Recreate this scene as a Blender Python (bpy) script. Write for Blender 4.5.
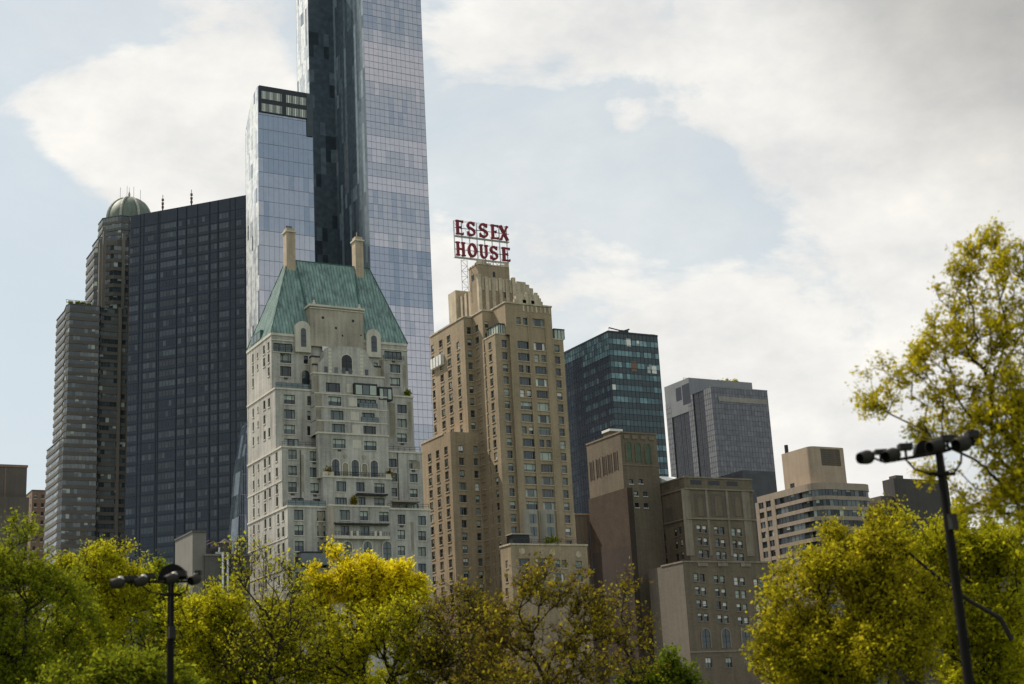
import bpy, math, random
import numpy as np
from mathutils import Vector, Matrix
for o in list(bpy.data.objects): bpy.data.objects.remove(o)
S = bpy.context.scene
COL = S.collection
rad = math.radians
# ------------------------------------------------------------------ camera
FPX, PITCH, ROLL, AZ, EYE = 1450.0, 15.0, 3.1, 29.0, 1.7
_p, _r, _a = rad(PITCH), rad(ROLL), rad(AZ)
_hf = Vector((math.sin(_a), math.cos(_a), 0))
FW = _hf * math.cos(_p) + Vector((0, 0, math.sin(_p)))
_r0 = Vector((math.cos(_a), -math.sin(_a), 0))
_u0 = _r0.cross(FW)
UPV = _u0 * math.cos(_r) + _r0 * math.sin(_r)
RT = _r0 * math.cos(_r) - _u0 * math.sin(_r)
CO = Vector((0, 0, EYE))
cd = bpy.data.cameras.new('camera'); cam = bpy.data.objects.new('camera', cd); COL.objects.link(cam)
cam.matrix_world = Matrix(((RT.x, UPV.x, -FW.x, 0), (RT.y, UPV.y, -FW.y, 0), (RT.z, UPV.z, -FW.z, EYE), (0, 0, 0, 1)))
cd.sensor_width = 36; cd.lens = FPX / 1024 * 36; cd.clip_start = 0.5; cd.clip_end = 12000
cd.dof.use_dof = True; cd.dof.focus_distance = 340; cd.dof.aperture_fstop = 0.65
S.camera = cam
S.cycles.filter_width = 1.5
S.cycles.max_bounces = 6; S.cycles.diffuse_bounces = 3; S.cycles.glossy_bounces = 3; S.cycles.transmission_bounces = 4
S.cycles.use_denoising = True
# ------------------------------------------------------------------ view, sun, sky
S.view_settings.view_transform = 'Standard'; S.view_settings.look = 'None'
S.view_settings.gamma = 1; S.view_settings.use_curve_mapping = False
S.view_settings.exposure = 0.0
SUN_EL, SUN_AZ = 50.0, -27.0          # azimuth measured from +Y towards +X
sd = Vector((math.sin(rad(SUN_AZ)) * math.cos(rad(SUN_EL)), math.cos(rad(SUN_AZ)) * math.cos(rad(SUN_EL)), math.sin(rad(SUN_EL))))
sl = bpy.data.lights.new('sun', 'SUN'); sl.energy = 4.6; sl.angle = rad(0.6); sl.color = (1, .91, .77)
so = bpy.data.objects.new('sun', sl); COL.objects.link(so)
so.rotation_euler = (-sd).to_track_quat('-Z', 'Y').to_euler()
SKY_K = 0.10


def pdir(x, y):
    return (FW + RT * ((x - 512) / FPX) - UPV * ((y - 342) / FPX))


def P(x, y, Y=None, X=None, Z=None, D=None):
    d = pdir(x, y)
    if Y is not None: t = Y / d.y
    elif X is not None: t = X / d.x
    elif Z is not None: t = (Z - EYE) / d.z
    else: t = D / math.hypot(d.x, d.y)
    return CO + d * t


def proj(p):
    d = Vector(p) - CO; w = d.dot(FW)
    return 512 + FPX * d.dot(RT) / w, 342 - FPX * d.dot(UPV) / w


W = bpy.data.worlds.new('World'); S.world = W; W.use_nodes = True
nt = W.node_tree; nt.nodes.clear()


def N(tree, typ, **kw):
    n = tree.nodes.new(typ)
    for k, v in kw.items():
        if k == 'inp':
            for a, b in v.items(): n.inputs[a].default_value = b
        else: setattr(n, k, v)
    return n


def build_sky():
    L = nt.links.new
    sky = N(nt, 'ShaderNodeTexSky', sky_type='NISHITA', sun_disc=False, sun_elevation=rad(SUN_EL), sun_rotation=rad(SUN_AZ),
            air_density=1.1, dust_density=1.5, ozone_density=1.0)
    tc = N(nt, 'ShaderNodeTexCoord')
    n1 = N(nt, 'ShaderNodeTexNoise', inp={'Scale': 6.5, 'Detail': 10.0, 'Roughness': .6, 'Distortion': .25})
    mp = N(nt, 'ShaderNodeMapping'); mp.inputs['Scale'].default_value = (1, 1, 1.7); mp.inputs['Location'].default_value = (3.1, .4, .2)
    L(tc.outputs['Generated'], mp.inputs[0]); L(mp.outputs[0], n1.inputs['Vector'])
    acc = None
    # cloud banks standing in fixed directions of the sky: pixel-free unit vectors with angular size
    for (x, y, r, w) in [(75, 125, .05, .34), (140, 120, .06, .28), (200, 165, .06, .26), (240, 20, .07, .26), (500, 10, .08, .14), (700, 55, .07, .26), (860, 85, .08, .30), (990, 40, .09, .3), (780, 130, .03, .16), (626, 122, .018, .16),
                         (850, 330, .14, .30), (980, 225, .07, .28), (640, 420, .12, .2), (70, 15, .07, -.3), (40, 420, .16, -.12), (420, 250, .10, .12),
                         (590, 170, .08, -.2), (900, 165, .05, -.26), (20, 210, .06, -.24), (720, 190, .06, -.2), (330, 160, .06, -.1)]:
        d = pdir(x, y).normalized()
        dn = N(nt, 'ShaderNodeVectorMath', operation='DISTANCE'); L(tc.outputs['Generated'], dn.inputs[0]); dn.inputs[1].default_value = d
        mr = N(nt, 'ShaderNodeMapRange', interpolation_type='SMOOTHSTEP', inp={'From Min': 0, 'From Max': r * 1.6, 'To Min': w, 'To Max': 0})
        L(dn.outputs['Value'], mr.inputs['Value'])
        if acc is None: acc = mr.outputs[0]
        else:
            ad = N(nt, 'ShaderNodeMath', operation='ADD'); L(acc, ad.inputs[0]); L(mr.outputs[0], ad.inputs[1]); acc = ad.outputs[0]
    ad = N(nt, 'ShaderNodeMath', operation='ADD'); L(acc, ad.inputs[0]); L(n1.outputs['Fac'], ad.inputs[1])
    ms = N(nt, 'ShaderNodeMapRange', interpolation_type='SMOOTHSTEP', inp={'From Min': .53, 'From Max': .69, 'To Min': .08, 'To Max': 1}); L(ad.outputs[0], ms.inputs['Value'])
    # thickness of the cloud: bright edges, greyer cores
    n2 = N(nt, 'ShaderNodeTexNoise', inp={'Scale': 9.0, 'Detail': 6.0, 'Roughness': .6}); L(mp.outputs[0], n2.inputs['Vector'])
    cr = N(nt, 'ShaderNodeMapRange', inp={'From Min': .3, 'From Max': .7}); L(n2.outputs['Fac'], cr.inputs['Value'])
    cc = N(nt, 'ShaderNodeMix', data_type='RGBA')
    k = 1 / SKY_K
    cc.inputs['A'].default_value = (.74 * k, .745 * k, .745 * k, 1); cc.inputs['B'].default_value = (1.04 * k, 1.01 * k, .945 * k, 1)
    L(cr.outputs[0], cc.inputs['Factor'])
    # cloud colour scaled down to a darker grey high to the right
    ck = cc.outputs['Result']
    for (x, y, r, f) in [(1040, -20, .20, .55), (880, -60, .12, .85)]:
        d = pdir(x, y).normalized()
        dn = N(nt, 'ShaderNodeVectorMath', operation='DISTANCE'); L(tc.outputs['Generated'], dn.inputs[0]); dn.inputs[1].default_value = d
        mr = N(nt, 'ShaderNodeMapRange', interpolation_type='SMOOTHSTEP', inp={'From Min': 0, 'From Max': r, 'To Min': f, 'To Max': 1}); L(dn.outputs['Value'], mr.inputs['Value'])
        sc = N(nt, 'ShaderNodeVectorMath', operation='SCALE'); L(ck, sc.inputs[0]); L(mr.outputs[0], sc.inputs['Scale']); ck = sc.outputs[0]
    hz = N(nt, 'ShaderNodeMix', data_type='RGBA'); hz.inputs['Factor'].default_value = .68
    hz.inputs['B'].default_value = (.75 * k, .83 * k, .845 * k, 1); L(sky.outputs[0], hz.inputs['A'])
    mx = N(nt, 'ShaderNodeMix', data_type='RGBA'); veil = N(nt, 'ShaderNodeTexNoise', inp={'Scale': 3.2, 'Detail': 8.0, 'Roughness': .62, 'Distortion': .6}); L(mp.outputs[0], veil.inputs['Vector'])
    vr = N(nt, 'ShaderNodeMapRange', inp={'From Min': .35, 'From Max': .7, 'To Min': 0.0, 'To Max': .55}); L(veil.outputs['Fac'], vr.inputs['Value'])
    vm = N(nt, 'ShaderNodeMath', operation='MAXIMUM'); L(ms.outputs[0], vm.inputs[0]); L(vr.outputs[0], vm.inputs[1]); L(vm.outputs[0], mx.inputs['Factor']); L(hz.outputs['Result'], mx.inputs['A']); L(ck, mx.inputs['B'])
    bg = N(nt, 'ShaderNodeBackground', inp={'Strength': SKY_K}); L(mx.outputs['Result'], bg.inputs['Color'])
    out = N(nt, 'ShaderNodeOutputWorld'); L(bg.outputs[0], out.inputs[0])


build_sky()
# ------------------------------------------------------------------ materials
_mc = {}


def srf(name, col, rough=.85, metal=0.0, var=.14, scale=.25, streak=.12, fine=.08, ior=1.45, bump=0.0, spec=.3, course=0.0, block=(1.3, .55)):
    """weathered solid surface: patches, rain streaks and grain that belong to the surface"""
    if name in _mc: return _mc[name]
    m = bpy.data.materials.new(name); m.use_nodes = True; t = m.node_tree; L = t.links.new
    b = t.nodes['Principled BSDF']; b.inputs['Roughness'].default_value = rough; b.inputs['Metallic'].default_value = metal
    b.inputs['Specular IOR Level'].default_value = spec
    tc = N(t, 'ShaderNodeTexCoord')
    n1 = N(t, 'ShaderNodeTexNoise', inp={'Scale': scale, 'Detail': 5.0, 'Roughness': .6}); L(tc.outputs['Object'], n1.inputs['Vector'])
    mp = N(t, 'ShaderNodeMapping'); mp.inputs['Scale'].default_value = (1.1, 1.1, .07); L(tc.outputs['Object'], mp.inputs[0])
    n2 = N(t, 'ShaderNodeTexNoise', inp={'Scale': 1.0, 'Detail': 4.0, 'Roughness': .65}); L(mp.outputs[0], n2.inputs['Vector'])
    n3 = N(t, 'ShaderNodeTexNoise', inp={'Scale': 3.5, 'Detail': 3.0}); L(tc.outputs['Object'], n3.inputs['Vector'])
    acc = None
    for n, w in ((n1, var), (n2, streak), (n3, fine)):
        mr = N(t, 'ShaderNodeMapRange', inp={'From Min': .3, 'From Max': .7, 'To Min': -w, 'To Max': w}); L(n.outputs['Fac'], mr.inputs['Value'])
        if acc is None: acc = mr.outputs[0]
        else:
            a = N(t, 'ShaderNodeMath', operation='ADD'); L(acc, a.inputs[0]); L(mr.outputs[0], a.inputs[1]); acc = a.outputs[0]
    if course:
        sp = N(t, 'ShaderNodeSeparateXYZ'); L(tc.outputs['Object'], sp.inputs[0])
        xy = N(t, 'ShaderNodeMath', operation='ADD'); L(sp.outputs[0], xy.inputs[0]); L(sp.outputs[1], xy.inputs[1])
        cb = N(t, 'ShaderNodeCombineXYZ'); L(xy.outputs[0], cb.inputs[0]); L(sp.outputs[2], cb.inputs[1])
        bk = N(t, 'ShaderNodeTexBrick', inp={'Scale': 1.0, 'Mortar Size': .03, 'Brick Width': block[0], 'Row Height': block[1], 'Color1': (0, 0, 0, 1), 'Color2': (1, 1, 1, 1), 'Mortar': (0, 0, 0, 1), 'Bias': 0.0}); L(cb.outputs[0], bk.inputs['Vector'])
        mr = N(t, 'ShaderNodeMapRange', inp={'From Min': 0, 'From Max': 1, 'To Min': -course, 'To Max': course}); L(bk.outputs['Color'], mr.inputs['Value'])
        ac2 = N(t, 'ShaderNodeMath', operation='ADD'); L(acc, ac2.inputs[0]); L(mr.outputs[0], ac2.inputs[1]); acc = ac2.outputs[0]
    a = N(t, 'ShaderNodeMath', operation='ADD', inp={1: 1.0}); L(acc, a.inputs[0])
    mm = N(t, 'ShaderNodeVectorMath', operation='SCALE'); mm.inputs[0].default_value = col[:3]; L(a.outputs[0], mm.inputs['Scale'])
    L(mm.outputs[0], b.inputs['Base Color'])
    if bump:
        bp = N(t, 'ShaderNodeBump', inp={'Strength': bump, 'Distance': .05}); L(n3.outputs['Fac'], bp.inputs['Height']); L(bp.outputs[0], b.inputs['Normal'])
    _mc[name] = m
    return m


def gls(name, col, rough=.04, metal=0.0, ior=1.6, wob=.02, nv=.22):
    if name in _mc: return _mc[name]
    m = bpy.data.materials.new(name); m.use_nodes = True; t = m.node_tree; L = t.links.new
    b = t.nodes['Principled BSDF']; b.inputs['Roughness'].default_value = rough; b.inputs['Metallic'].default_value = metal; b.inputs['IOR'].default_value = ior
    tc = N(t, 'ShaderNodeTexCoord')
    n = N(t, 'ShaderNodeTexNoise', inp={'Scale': .5, 'Detail': 2.0}); L(tc.outputs['Object'], n.inputs['Vector'])
    mr = N(t, 'ShaderNodeMapRange', inp={'From Min': .3, 'From Max': .7, 'To Min': 1 - nv, 'To Max': 1 + nv}); L(n.outputs['Fac'], mr.inputs['Value'])
    mm = N(t, 'ShaderNodeVectorMath', operation='SCALE'); mm.inputs[0].default_value = col[:3]; L(mr.outputs[0], mm.inputs['Scale'])
    L(mm.outputs[0], b.inputs['Base Color'])
    if wob:
        bp = N(t, 'ShaderNodeBump', inp={'Strength': wob, 'Distance': .5}); L(n.outputs['Fac'], bp.inputs['Height']); L(bp.outputs[0], b.inputs['Normal'])
    _mc[name] = m
    return m


def leafmat(name, c0, c1, c2, trans=.5):
    m = bpy.data.materials.new(name); m.use_nodes = True; t = m.node_tree; L = t.links.new; t.nodes.clear()
    at = N(t, 'ShaderNodeAttribute', attribute_name='tint')
    tc = N(t, 'ShaderNodeTexCoord'); n = N(t, 'ShaderNodeTexNoise', inp={'Scale': .45, 'Detail': 3.0}); L(tc.outputs['Object'], n.inputs['Vector'])
    ad = N(t, 'ShaderNodeMath', operation='MULTIPLY_ADD', inp={1: .8, 2: -.4}); L(n.outputs['Fac'], ad.inputs[0])
    a2 = N(t, 'ShaderNodeMath', operation='ADD'); L(ad.outputs[0], a2.inputs[0]); L(at.outputs['Fac'], a2.inputs[1])
    rp = N(t, 'ShaderNodeValToRGB'); e = rp.color_ramp.elements
    e[0].position = 0; e[0].color = (*c0, 1); e[1].position = 1; e[1].color = (*c2, 1); k = e.new(.5); k.color = (*c1, 1)
    L(a2.outputs[0], rp.inputs[0])
    d = N(t, 'ShaderNodeBsdfDiffuse'); tr = N(t, 'ShaderNodeBsdfTranslucent'); mx = N(t, 'ShaderNodeMixShader'); mx.inputs[0].default_value = trans
    L(rp.outputs[0], d.inputs[0]); L(rp.outputs[0], tr.inputs[0]); L(d.outputs[0], mx.inputs[1]); L(tr.outputs[0], mx.inputs[2])
    o = N(t, 'ShaderNodeOutputMaterial'); L(mx.outputs[0], o.inputs[0])
    return m


# ------------------------------------------------------------------ mesh builder and object helpers
class MB:
    def __init__(s): s.v = []; s.f = []; s.m = []; s.ms = []

    def mi(s, m):
        if m not in s.ms: s.ms.append(m)
        return s.ms.index(m)

    def poly(s, pts, m):
        n = len(s.v); s.v += [tuple(p) for p in pts]; s.f.append(tuple(range(n, n + len(pts)))); s.m.append(s.mi(m))

    def box(s, a, b, m, skip=''):
        x0, y0, z0 = a; x1, y1, z1 = b
        if x1 < x0: x0, x1 = x1, x0
        if y1 < y0: y0, y1 = y1, y0
        if z1 < z0: z0, z1 = z1, z0
        n = len(s.v)
        s.v += [(x0, y0, z0), (x1, y0, z0), (x1, y1, z0), (x0, y1, z0), (x0, y0, z1), (x1, y0, z1), (x1, y1, z1), (x0, y1, z1)]
        k = s.mi(m)
        for c, q in (('B', (0, 3, 2, 1)), ('T', (4, 5, 6, 7)), ('F', (0, 1, 5, 4)), ('R', (1, 2, 6, 5)), ('K', (2, 3, 7, 6)), ('L', (3, 0, 4, 7))):
            if c in skip: continue
            s.f.append(tuple(n + i for i in q)); s.m.append(k)

    def bar(s, a, b, r, m, n=6, r2=None, cap=True):
        a = Vector(a); b = Vector(b); d = b - a
        if d.length < 1e-6: return
        d.normalize(); u = d.orthogonal().normalized(); w = d.cross(u); r2 = r if r2 is None else r2
        k = len(s.v)
        for c, rr in ((a, r), (b, r2)):
            for i in range(n):
                t = 2 * math.pi * (i + .5) / n; s.v.append(tuple(c + (u * math.cos(t) + w * math.sin(t)) * rr))
        q = s.mi(m)
        for i in range(n):
            j = (i + 1) % n; s.f.append((k + i, k + j, k + n + j, k + n + i)); s.m.append(q)
        if cap:
            s.f.append(tuple(k + i for i in reversed(range(n)))); s.m.append(q); s.f.append(tuple(k + n + i for i in range(n))); s.m.append(q)

    def tube(s, pts, r, m, n=6):
        for a, b in zip(pts, pts[1:]): s.bar(a, b, r, m, n)

    def prism(s, pts, z0, z1, m, mt=None):
        """closed plan polygon (counter-clockwise) extruded up"""
        n = len(pts)
        for i in range(n):
            a, b = pts[i], pts[(i + 1) % n]
            s.poly([(a[0], a[1], z0), (b[0], b[1], z0), (b[0], b[1], z1), (a[0], a[1], z1)], m)
        s.poly([(p[0], p[1], z1) for p in pts], mt or m)

    def lathe(s, o, ax, prof, m, n=14):
        o = Vector(o); ax = Vector(ax).normalized(); u = ax.orthogonal().normalized(); w = ax.cross(u)
        k = len(s.v); q = s.mi(m)
        for (t, r) in prof:
            for i in range(n):
                a = 2 * math.pi * i / n; s.v.append(tuple(o + ax * t + (u * math.cos(a) + w * math.sin(a)) * r))
        for j in range(len(prof) - 1):
            for i in range(n):
                h = (i + 1) % n; s.f.append((k + j * n + i, k + j * n + h, k + (j + 1) * n + h, k + (j + 1) * n + i)); s.m.append(q)

    def build(s, name, parent=None, smooth=False, off=(0, 0, 0)):
        if not s.f: return None
        me = bpy.data.meshes.new(name)
        ox, oy, oz = off
        me.from_pydata([(x - ox, y - oy, z - oz) for x, y, z in s.v], [], s.f)
        for m in s.ms: me.materials.append(m)
        me.polygons.foreach_set('material_index', s.m)
        if smooth: me.polygons.foreach_set('use_smooth', [True] * len(s.f))
        me.update()
        o = bpy.data.objects.new(name, me); COL.objects.link(o)
        if parent is not None: o.parent = parent
        else: o.location = off
        return o


def tag(o, label, cat, group=None, kind=None):
    o['label'] = label; o['category'] = cat
    if group: o['group'] = group
    if kind: o['kind'] = kind
    return o


def thing(name, loc, label, cat, group=None):
    o = bpy.data.objects.new(name, None); COL.objects.link(o); o.location = loc; o.empty_display_size = 1
    return tag(o, label, cat, group)


R_ = random.Random(7)
# common materials
FRAME = srf('window_frame_paint', (.035, .04, .042), .5, 0, .05, .5, 0, 0)
SILL = srf('sill_stone', (.56, .53, .47), .85)
BLIND = srf('window_blind', (.40, .45, .40), .5, 0, .12, .8, 0, .05)
BLIND2 = srf('window_curtain', (.25, .27, .25), .6, 0, .2, 1.5, .1, .05)
WHITEB = srf('white_blind', (.72, .72, .68), .5, 0, .06, .8, 0, .02)
G1 = gls('glass_dark', (.018, .022, .024)); G2 = gls('glass_blue_dark', (.03, .042, .05)); G3 = gls('glass_teal', (.085, .11, .105)); G4 = gls('glass_black', (.008, .009, .01), ior=1.45)
ACM = srf('ac_unit', (.05, .05, .05), .6)
DARKMETAL = srf('dark_metal', (.03, .03, .032), .45, .3, .1, 1, .05, .05)

KINDS = {'dh': ([], [.5]), 'two': ([.5], []), 'tri': ([.24, .76], []), 'cas': ([.33, .66], []), 'one': ([], []), 'pair': ([.5], [.5]), 'four': ([.25, .5, .75], []), 'door': ([.5], [.7])}


class Face:
    def __init__(s, b, ax, pl, a0, a1, z0, z1, m, depth=.3):
        s.b, s.ax, s.pl, s.a0, s.a1, s.z0, s.z1, s.m, s.depth = b, ax, pl, min(a0, a1), max(a0, a1), z0, z1, m, depth + .1
        s.holes = []; b.faces.append(s)

    def pt(s, a, z, d=0.0):     # d > 0 goes into the wall
        return (a, s.pl + d, z) if s.ax == 'F' else (s.pl + d, a, z)

    def win(s, x, y, w, h, kind='dh', **k):
        """window around the image of a real spot on this wall: centre and size as seen, turned into metres on the wall"""
        kw = {'Y': s.pl} if s.ax == 'F' else {'X': s.pl}
        p0 = P(x - w / 2, y, **kw); p1 = P(x + w / 2, y, **kw); q0 = P(x, y - h / 2, **kw); q1 = P(x, y + h / 2, **kw)
        i = 0 if s.ax == 'F' else 1
        c = P(x, y, **kw)
        s.winw(c[i], c[2], abs(p1[i] - p0[i]), abs(q0[2] - q1[2]), kind, **k)

    def winw(s, a, z, w, h, kind='dh', **k):
        a0, a1, z0, z1 = a - w / 2, a + w / 2, z - h / 2, z + h / 2
        if a0 < s.a0 + .08 or a1 > s.a1 - .08 or z0 < s.z0 + .08 or z1 > s.z1 - .08: return
        for (b0, b1, c0, c1) in s.holes:
            if a0 < b1 + .05 and a1 > b0 - .05 and z0 < c1 + .05 and z1 > c0 - .05: return
        s.holes.append((a0, a1, z0, z1))
        c = [proj(s.pt(q, t)) for q, t in ((a0, z0), (a1, z0), (a1, z1), (a0, z1))]
        ar = abs(sum(c[i][0] * c[(i + 1) % 4][1] - c[(i + 1) % 4][0] * c[i][1] for i in range(4))) / 2
        cx, cy = sum(q[0] for q in c) / 4, sum(q[1] for q in c) / 4
        if not (0 < cx < 1024 and 0 < cy < 650): ar *= .01
        s.b.wins.append((ar, s, a0, a1, z0, z1, kind, k))

    def emit(s, mb):
        za = sorted({s.z0, s.z1, *[h[2] for h in s.holes], *[h[3] for h in s.holes]})
        for lo, hi in zip(za, za[1:]):
            if hi - lo < 1e-5: continue
            zc = (lo + hi) / 2
            row = sorted([(h[0], h[1]) for h in s.holes if h[2] < zc < h[3]])
            cur = s.a0
            for h0, h1 in row + [(s.a1, s.a1)]:
                if h0 - cur > 1e-5: s.quad(mb, cur, h0, lo, hi)
                cur = max(cur, h1)
        d = s.depth
        for a0, a1, z0, z1 in s.holes:
            for q in (((a0, z0), (a1, z0)), ((a1, z0), (a1, z1)), ((a1, z1), (a0, z1)), ((a0, z1), (a0, z0))):
                mb.poly([s.pt(*q[0]), s.pt(*q[1]), s.pt(*q[1], d), s.pt(*q[0], d)], s.m)

    def quad(s, mb, a0, a1, z0, z1):
        p = [s.pt(a0, z0), s.pt(a1, z0), s.pt(a1, z1), s.pt(a0, z1)]
        if s.ax == 'L': p.reverse()
        mb.poly(p, s.m)


class Bld:
    def __init__(s, name, label, base, cat='building', group=None, seed=1, glass=None, blinds=.4, subparts=True, ac=0.0, blindmats=None, frame=None, sill=None):
        s.root = thing(name, base, label, cat, group); s.base = base; s.faces = []; s.wins = []; s.wall = MB(); s.coping = MB(); s.rnd = random.Random(seed)
        s.glass = glass or [G1, G2, G2, G3]; s.blinds = blinds; s.sub = subparts; s.ac = ac; s.bm = blindmats or [BLIND, BLIND, BLIND2]
        s.frame = frame or FRAME; s.sill = sill or SILL

    def vol(s, X0, X1, Y0, Y1, z0, z1, m, cop=None, depth=.3):
        f = Face(s, 'F', Y0, X0, X1, z0, z1, m, depth); l = Face(s, 'L', X0, Y0, Y1, z0, z1, m, depth)
        s.wall.box((X0, Y0, z0), (X1, Y1, z1), m, skip='FLB')
        if cop:
            e = .18; cm = MB()
            cm.box((X0 - e, Y0 - e, z1 + .003), (X1 + e, Y0 + .5, z1 + .38), cop)
            cm.box((X0 - e, Y0 + .5, z1 + .003), (X0 + .5, Y1, z1 + .38), cop)
            cm.box((X1 - .5, Y0 + .5, z1 + .003), (X1 + e, Y1, z1 + .38), cop)
            s.part(cm, 'coping')
        return f, l

    def part(s, mb, name, parent=None, smooth=False):
        o = mb.build(name, parent or s.root, smooth, s.base)
        return o

    def one_window(s, w, gmb, fmb, smb, amb):
        ar, f, a0, a1, z0, z1, kind, k = w
        r = s.rnd; d = .34
        g = k.get('glass') or r.choice(s.glass)
        q = lambda A0, A1, Z0, Z1, D, m, mb: mb.poly(([f.pt(A0, Z0, D), f.pt(A1, Z0, D), f.pt(A1, Z1, D), f.pt(A0, Z1, D)][::(1 if f.ax == 'F' else -1)]), m)
        q(a0, a1, z0, z1, d, g, gmb)
        bl = k.get('blind', s.blinds)
        if r.random() < bl:
            bm = r.choice(s.bm); fr = r.choice([.3, .45, .5, .5, .7, 1.0])
            vs, _ = KINDS[kind]
            if kind in ('tri', 'cas', 'four') and r.random() < .5:   # curtains drawn at the sides
                q(a0, a0 + (a1 - a0) * .22, z0, z1, d - .02, bm, gmb); q(a1 - (a1 - a0) * .22, a1, z0, z1, d - .02, bm, gmb)
            else: q(a0, a1, z1 - (z1 - z0) * fr, z1, d - .02, bm, gmb)
        t = .07 if ar < 40 else .095
        bb = lambda A0, A1, Z0, Z1: fmb.box(f.pt(A0, Z0, d - .1), f.pt(A1, Z1, d - .03), s.frame)
        bb(a0, a0 + t, z0, z1); bb(a1 - t, a1, z0, z1); bb(a0 + t, a1 - t, z0, z0 + t); bb(a0 + t, a1 - t, z1 - t, z1)
        vs, hs = KINDS[kind]
        for v in vs: x = a0 + (a1 - a0) * v; bb(x - t / 2, x + t / 2, z0 + t, z1 - t)
        for h in hs: z = z0 + (z1 - z0) * h; bb(a0 + t, a1 - t, z - t / 2, z + t / 2)
        smb.box(f.pt(a0 - .12, z0 - .2, -.14), f.pt(a1 + .12, z0 - .003, .05), s.sill)
        if r.random() < s.ac and f.ax == 'F':
            c = (a0 + a1) / 2; amb.box(f.pt(c - .38, z0 - .62, -.12), f.pt(c + .38, z0 - .2, .05), ACM)

    def finish(s, wallname='wall'):
        for f in s.faces: f.emit(s.wall)
        s.part(s.wall, wallname)
        s.part(s.coping, 'trim')
        ws = sorted(s.wins, key=lambda w: -w[0])
        rest = MB()
        for i, w in enumerate(ws):
            if i < 100 and w[0] > 1:
                if s.sub:
                    g, f, sl_, a = MB(), MB(), MB(), MB(); s.one_window(w, g, f, sl_, a)
                    o = s.part(g, 'window'); s.part(f, 'window_frame', o); s.part(sl_, 'window_sill', o); s.part(a, 'air_conditioner', o)
                else:
                    g = MB(); s.one_window(w, g, g, g, g); s.part(g, 'window')
            else: s.one_window(w, rest, rest, rest, rest)
        o = s.part(rest, 'windows')
        if o: o['kind'] = 'stuff'


def jit_panel(mb, p, r, amp, m):
    """one glass panel, a hair out of true like real glazing"""
    n = (Vector(p[1]) - Vector(p[0])).cross(Vector(p[3]) - Vector(p[0])).normalized()
    ax, ay = r.uniform(-amp, amp), r.uniform(-amp, amp)
    mb.poly([tuple(Vector(q) + n * (ax * sx + ay * sy)) for q, sx, sy in zip(p, (-1, 1, 1, -1), (-1, -1, 1, 1))], m)


def curtain(b, edges, z0, z1, fh, name='glass_band', barm=None, seed=3, amp=.012, zfun=None, bar=.09, hbar=.12):
    """glass walls: edges = [(p0, p1, panel width, chooser)]; one part per storey plus one grid of mullions"""
    r = random.Random(seed); nf = int(round((z1 - z0) / fh)); fh = (z1 - z0) / nf; grid = MB()
    st = {}
    flags = [e[4] if len(e) > 4 else True for e in edges]; edges = [e[:4] for e in edges]
    for k in range(nf):
        za, zb = z0 + k * fh, z0 + (k + 1) * fh
        mb = MB()
        for ei, (p0, p1, pw, ch) in enumerate(edges):
            p0 = Vector((*p0, 0)); p1 = Vector((*p1, 0)); L = (p1 - p0).length; n = max(1, int(round(L / pw))); d = (p1 - p0) / n
            for i in range(n):
                a, c = p0 + d * i, p0 + d * (i + 1)
                zt0 = zt1 = zb
                if zfun:
                    zt0 = min(zb, zfun(ei, i / n)); zt1 = min(zb, zfun(ei, (i + 1) / n))
                    if max(zt0, zt1) <= za + .05: continue
                    zt0 = max(zt0, za); zt1 = max(zt1, za)
                m = ch(r, st, (ei, i), k, nf, i / n)
                jit_panel(mb, [(a.x, a.y, za), (c.x, c.y, za), (c.x, c.y, zt1), (a.x, a.y, zt0)], r, amp, m)
            if barm and flags[ei]:
                nn = Vector((p1.y - p0.y, p0.x - p1.x, 0)).normalized()
                top = zfun and min(zfun(ei, 0), zfun(ei, 1)) < za
                if not top:
                    q0, q1 = p0 + nn * .03, p1 + nn * .03; q2, q3 = p1 + nn * .09, p0 + nn * .09
                    grid.poly([(q3.x, q3.y, za - hbar / 2), (q2.x, q2.y, za - hbar / 2), (q2.x, q2.y, za + hbar / 2), (q3.x, q3.y, za + hbar / 2)], barm)
                    grid.poly([(q0.x, q0.y, za - hbar / 2), (q1.x, q1.y, za - hbar / 2), (q2.x, q2.y, za - hbar / 2), (q3.x, q3.y, za - hbar / 2)], barm)
        b.part(mb, name)
    if barm:
        for ei, (p0, p1, pw, ch) in enumerate(edges):
            if not flags[ei]: continue
            p0 = Vector((*p0, 0)); p1 = Vector((*p1, 0)); L = (p1 - p0).length; n = max(1, int(round(L / pw))); d = (p1 - p0) / n; u = d.normalized()
            nn = Vector((p1.y - p0.y, p0.x - p1.x, 0)).normalized()
            for i in range(n + 1):
                c = p0 + d * i; zt = zfun(ei, i / n) if zfun else z1
                a0, a1 = c - u * bar / 2 + nn * .05, c + u * bar / 2 + nn * .05; b0, b1 = c - u * bar / 2, c + u * bar / 2
                for s0, s1 in ((a0, a1), (b0, a0), (a1, b1)):
                    grid.poly([(s0.x, s0.y, z0), (s1.x, s1.y, z0), (s1.x, s1.y, zt), (s0.x, s0.y, zt)], barm)
    b.part(grid, 'mullion_grid')


def inset(pts, d):
    n = len(pts); out = []
    for i in range(n):
        p, a, c = Vector(pts[i]), Vector(pts[i - 1]), Vector(pts[(i + 1) % n])
        n1 = Vector((-(p - a).y, (p - a).x)).normalized(); n2 = Vector((-(c - p).y, (c - p).x)).normalized()
        k = (n1 + n2); k = k / max(.3, k.dot(n1)); out.append(tuple(p + k * d))
    return out


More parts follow.
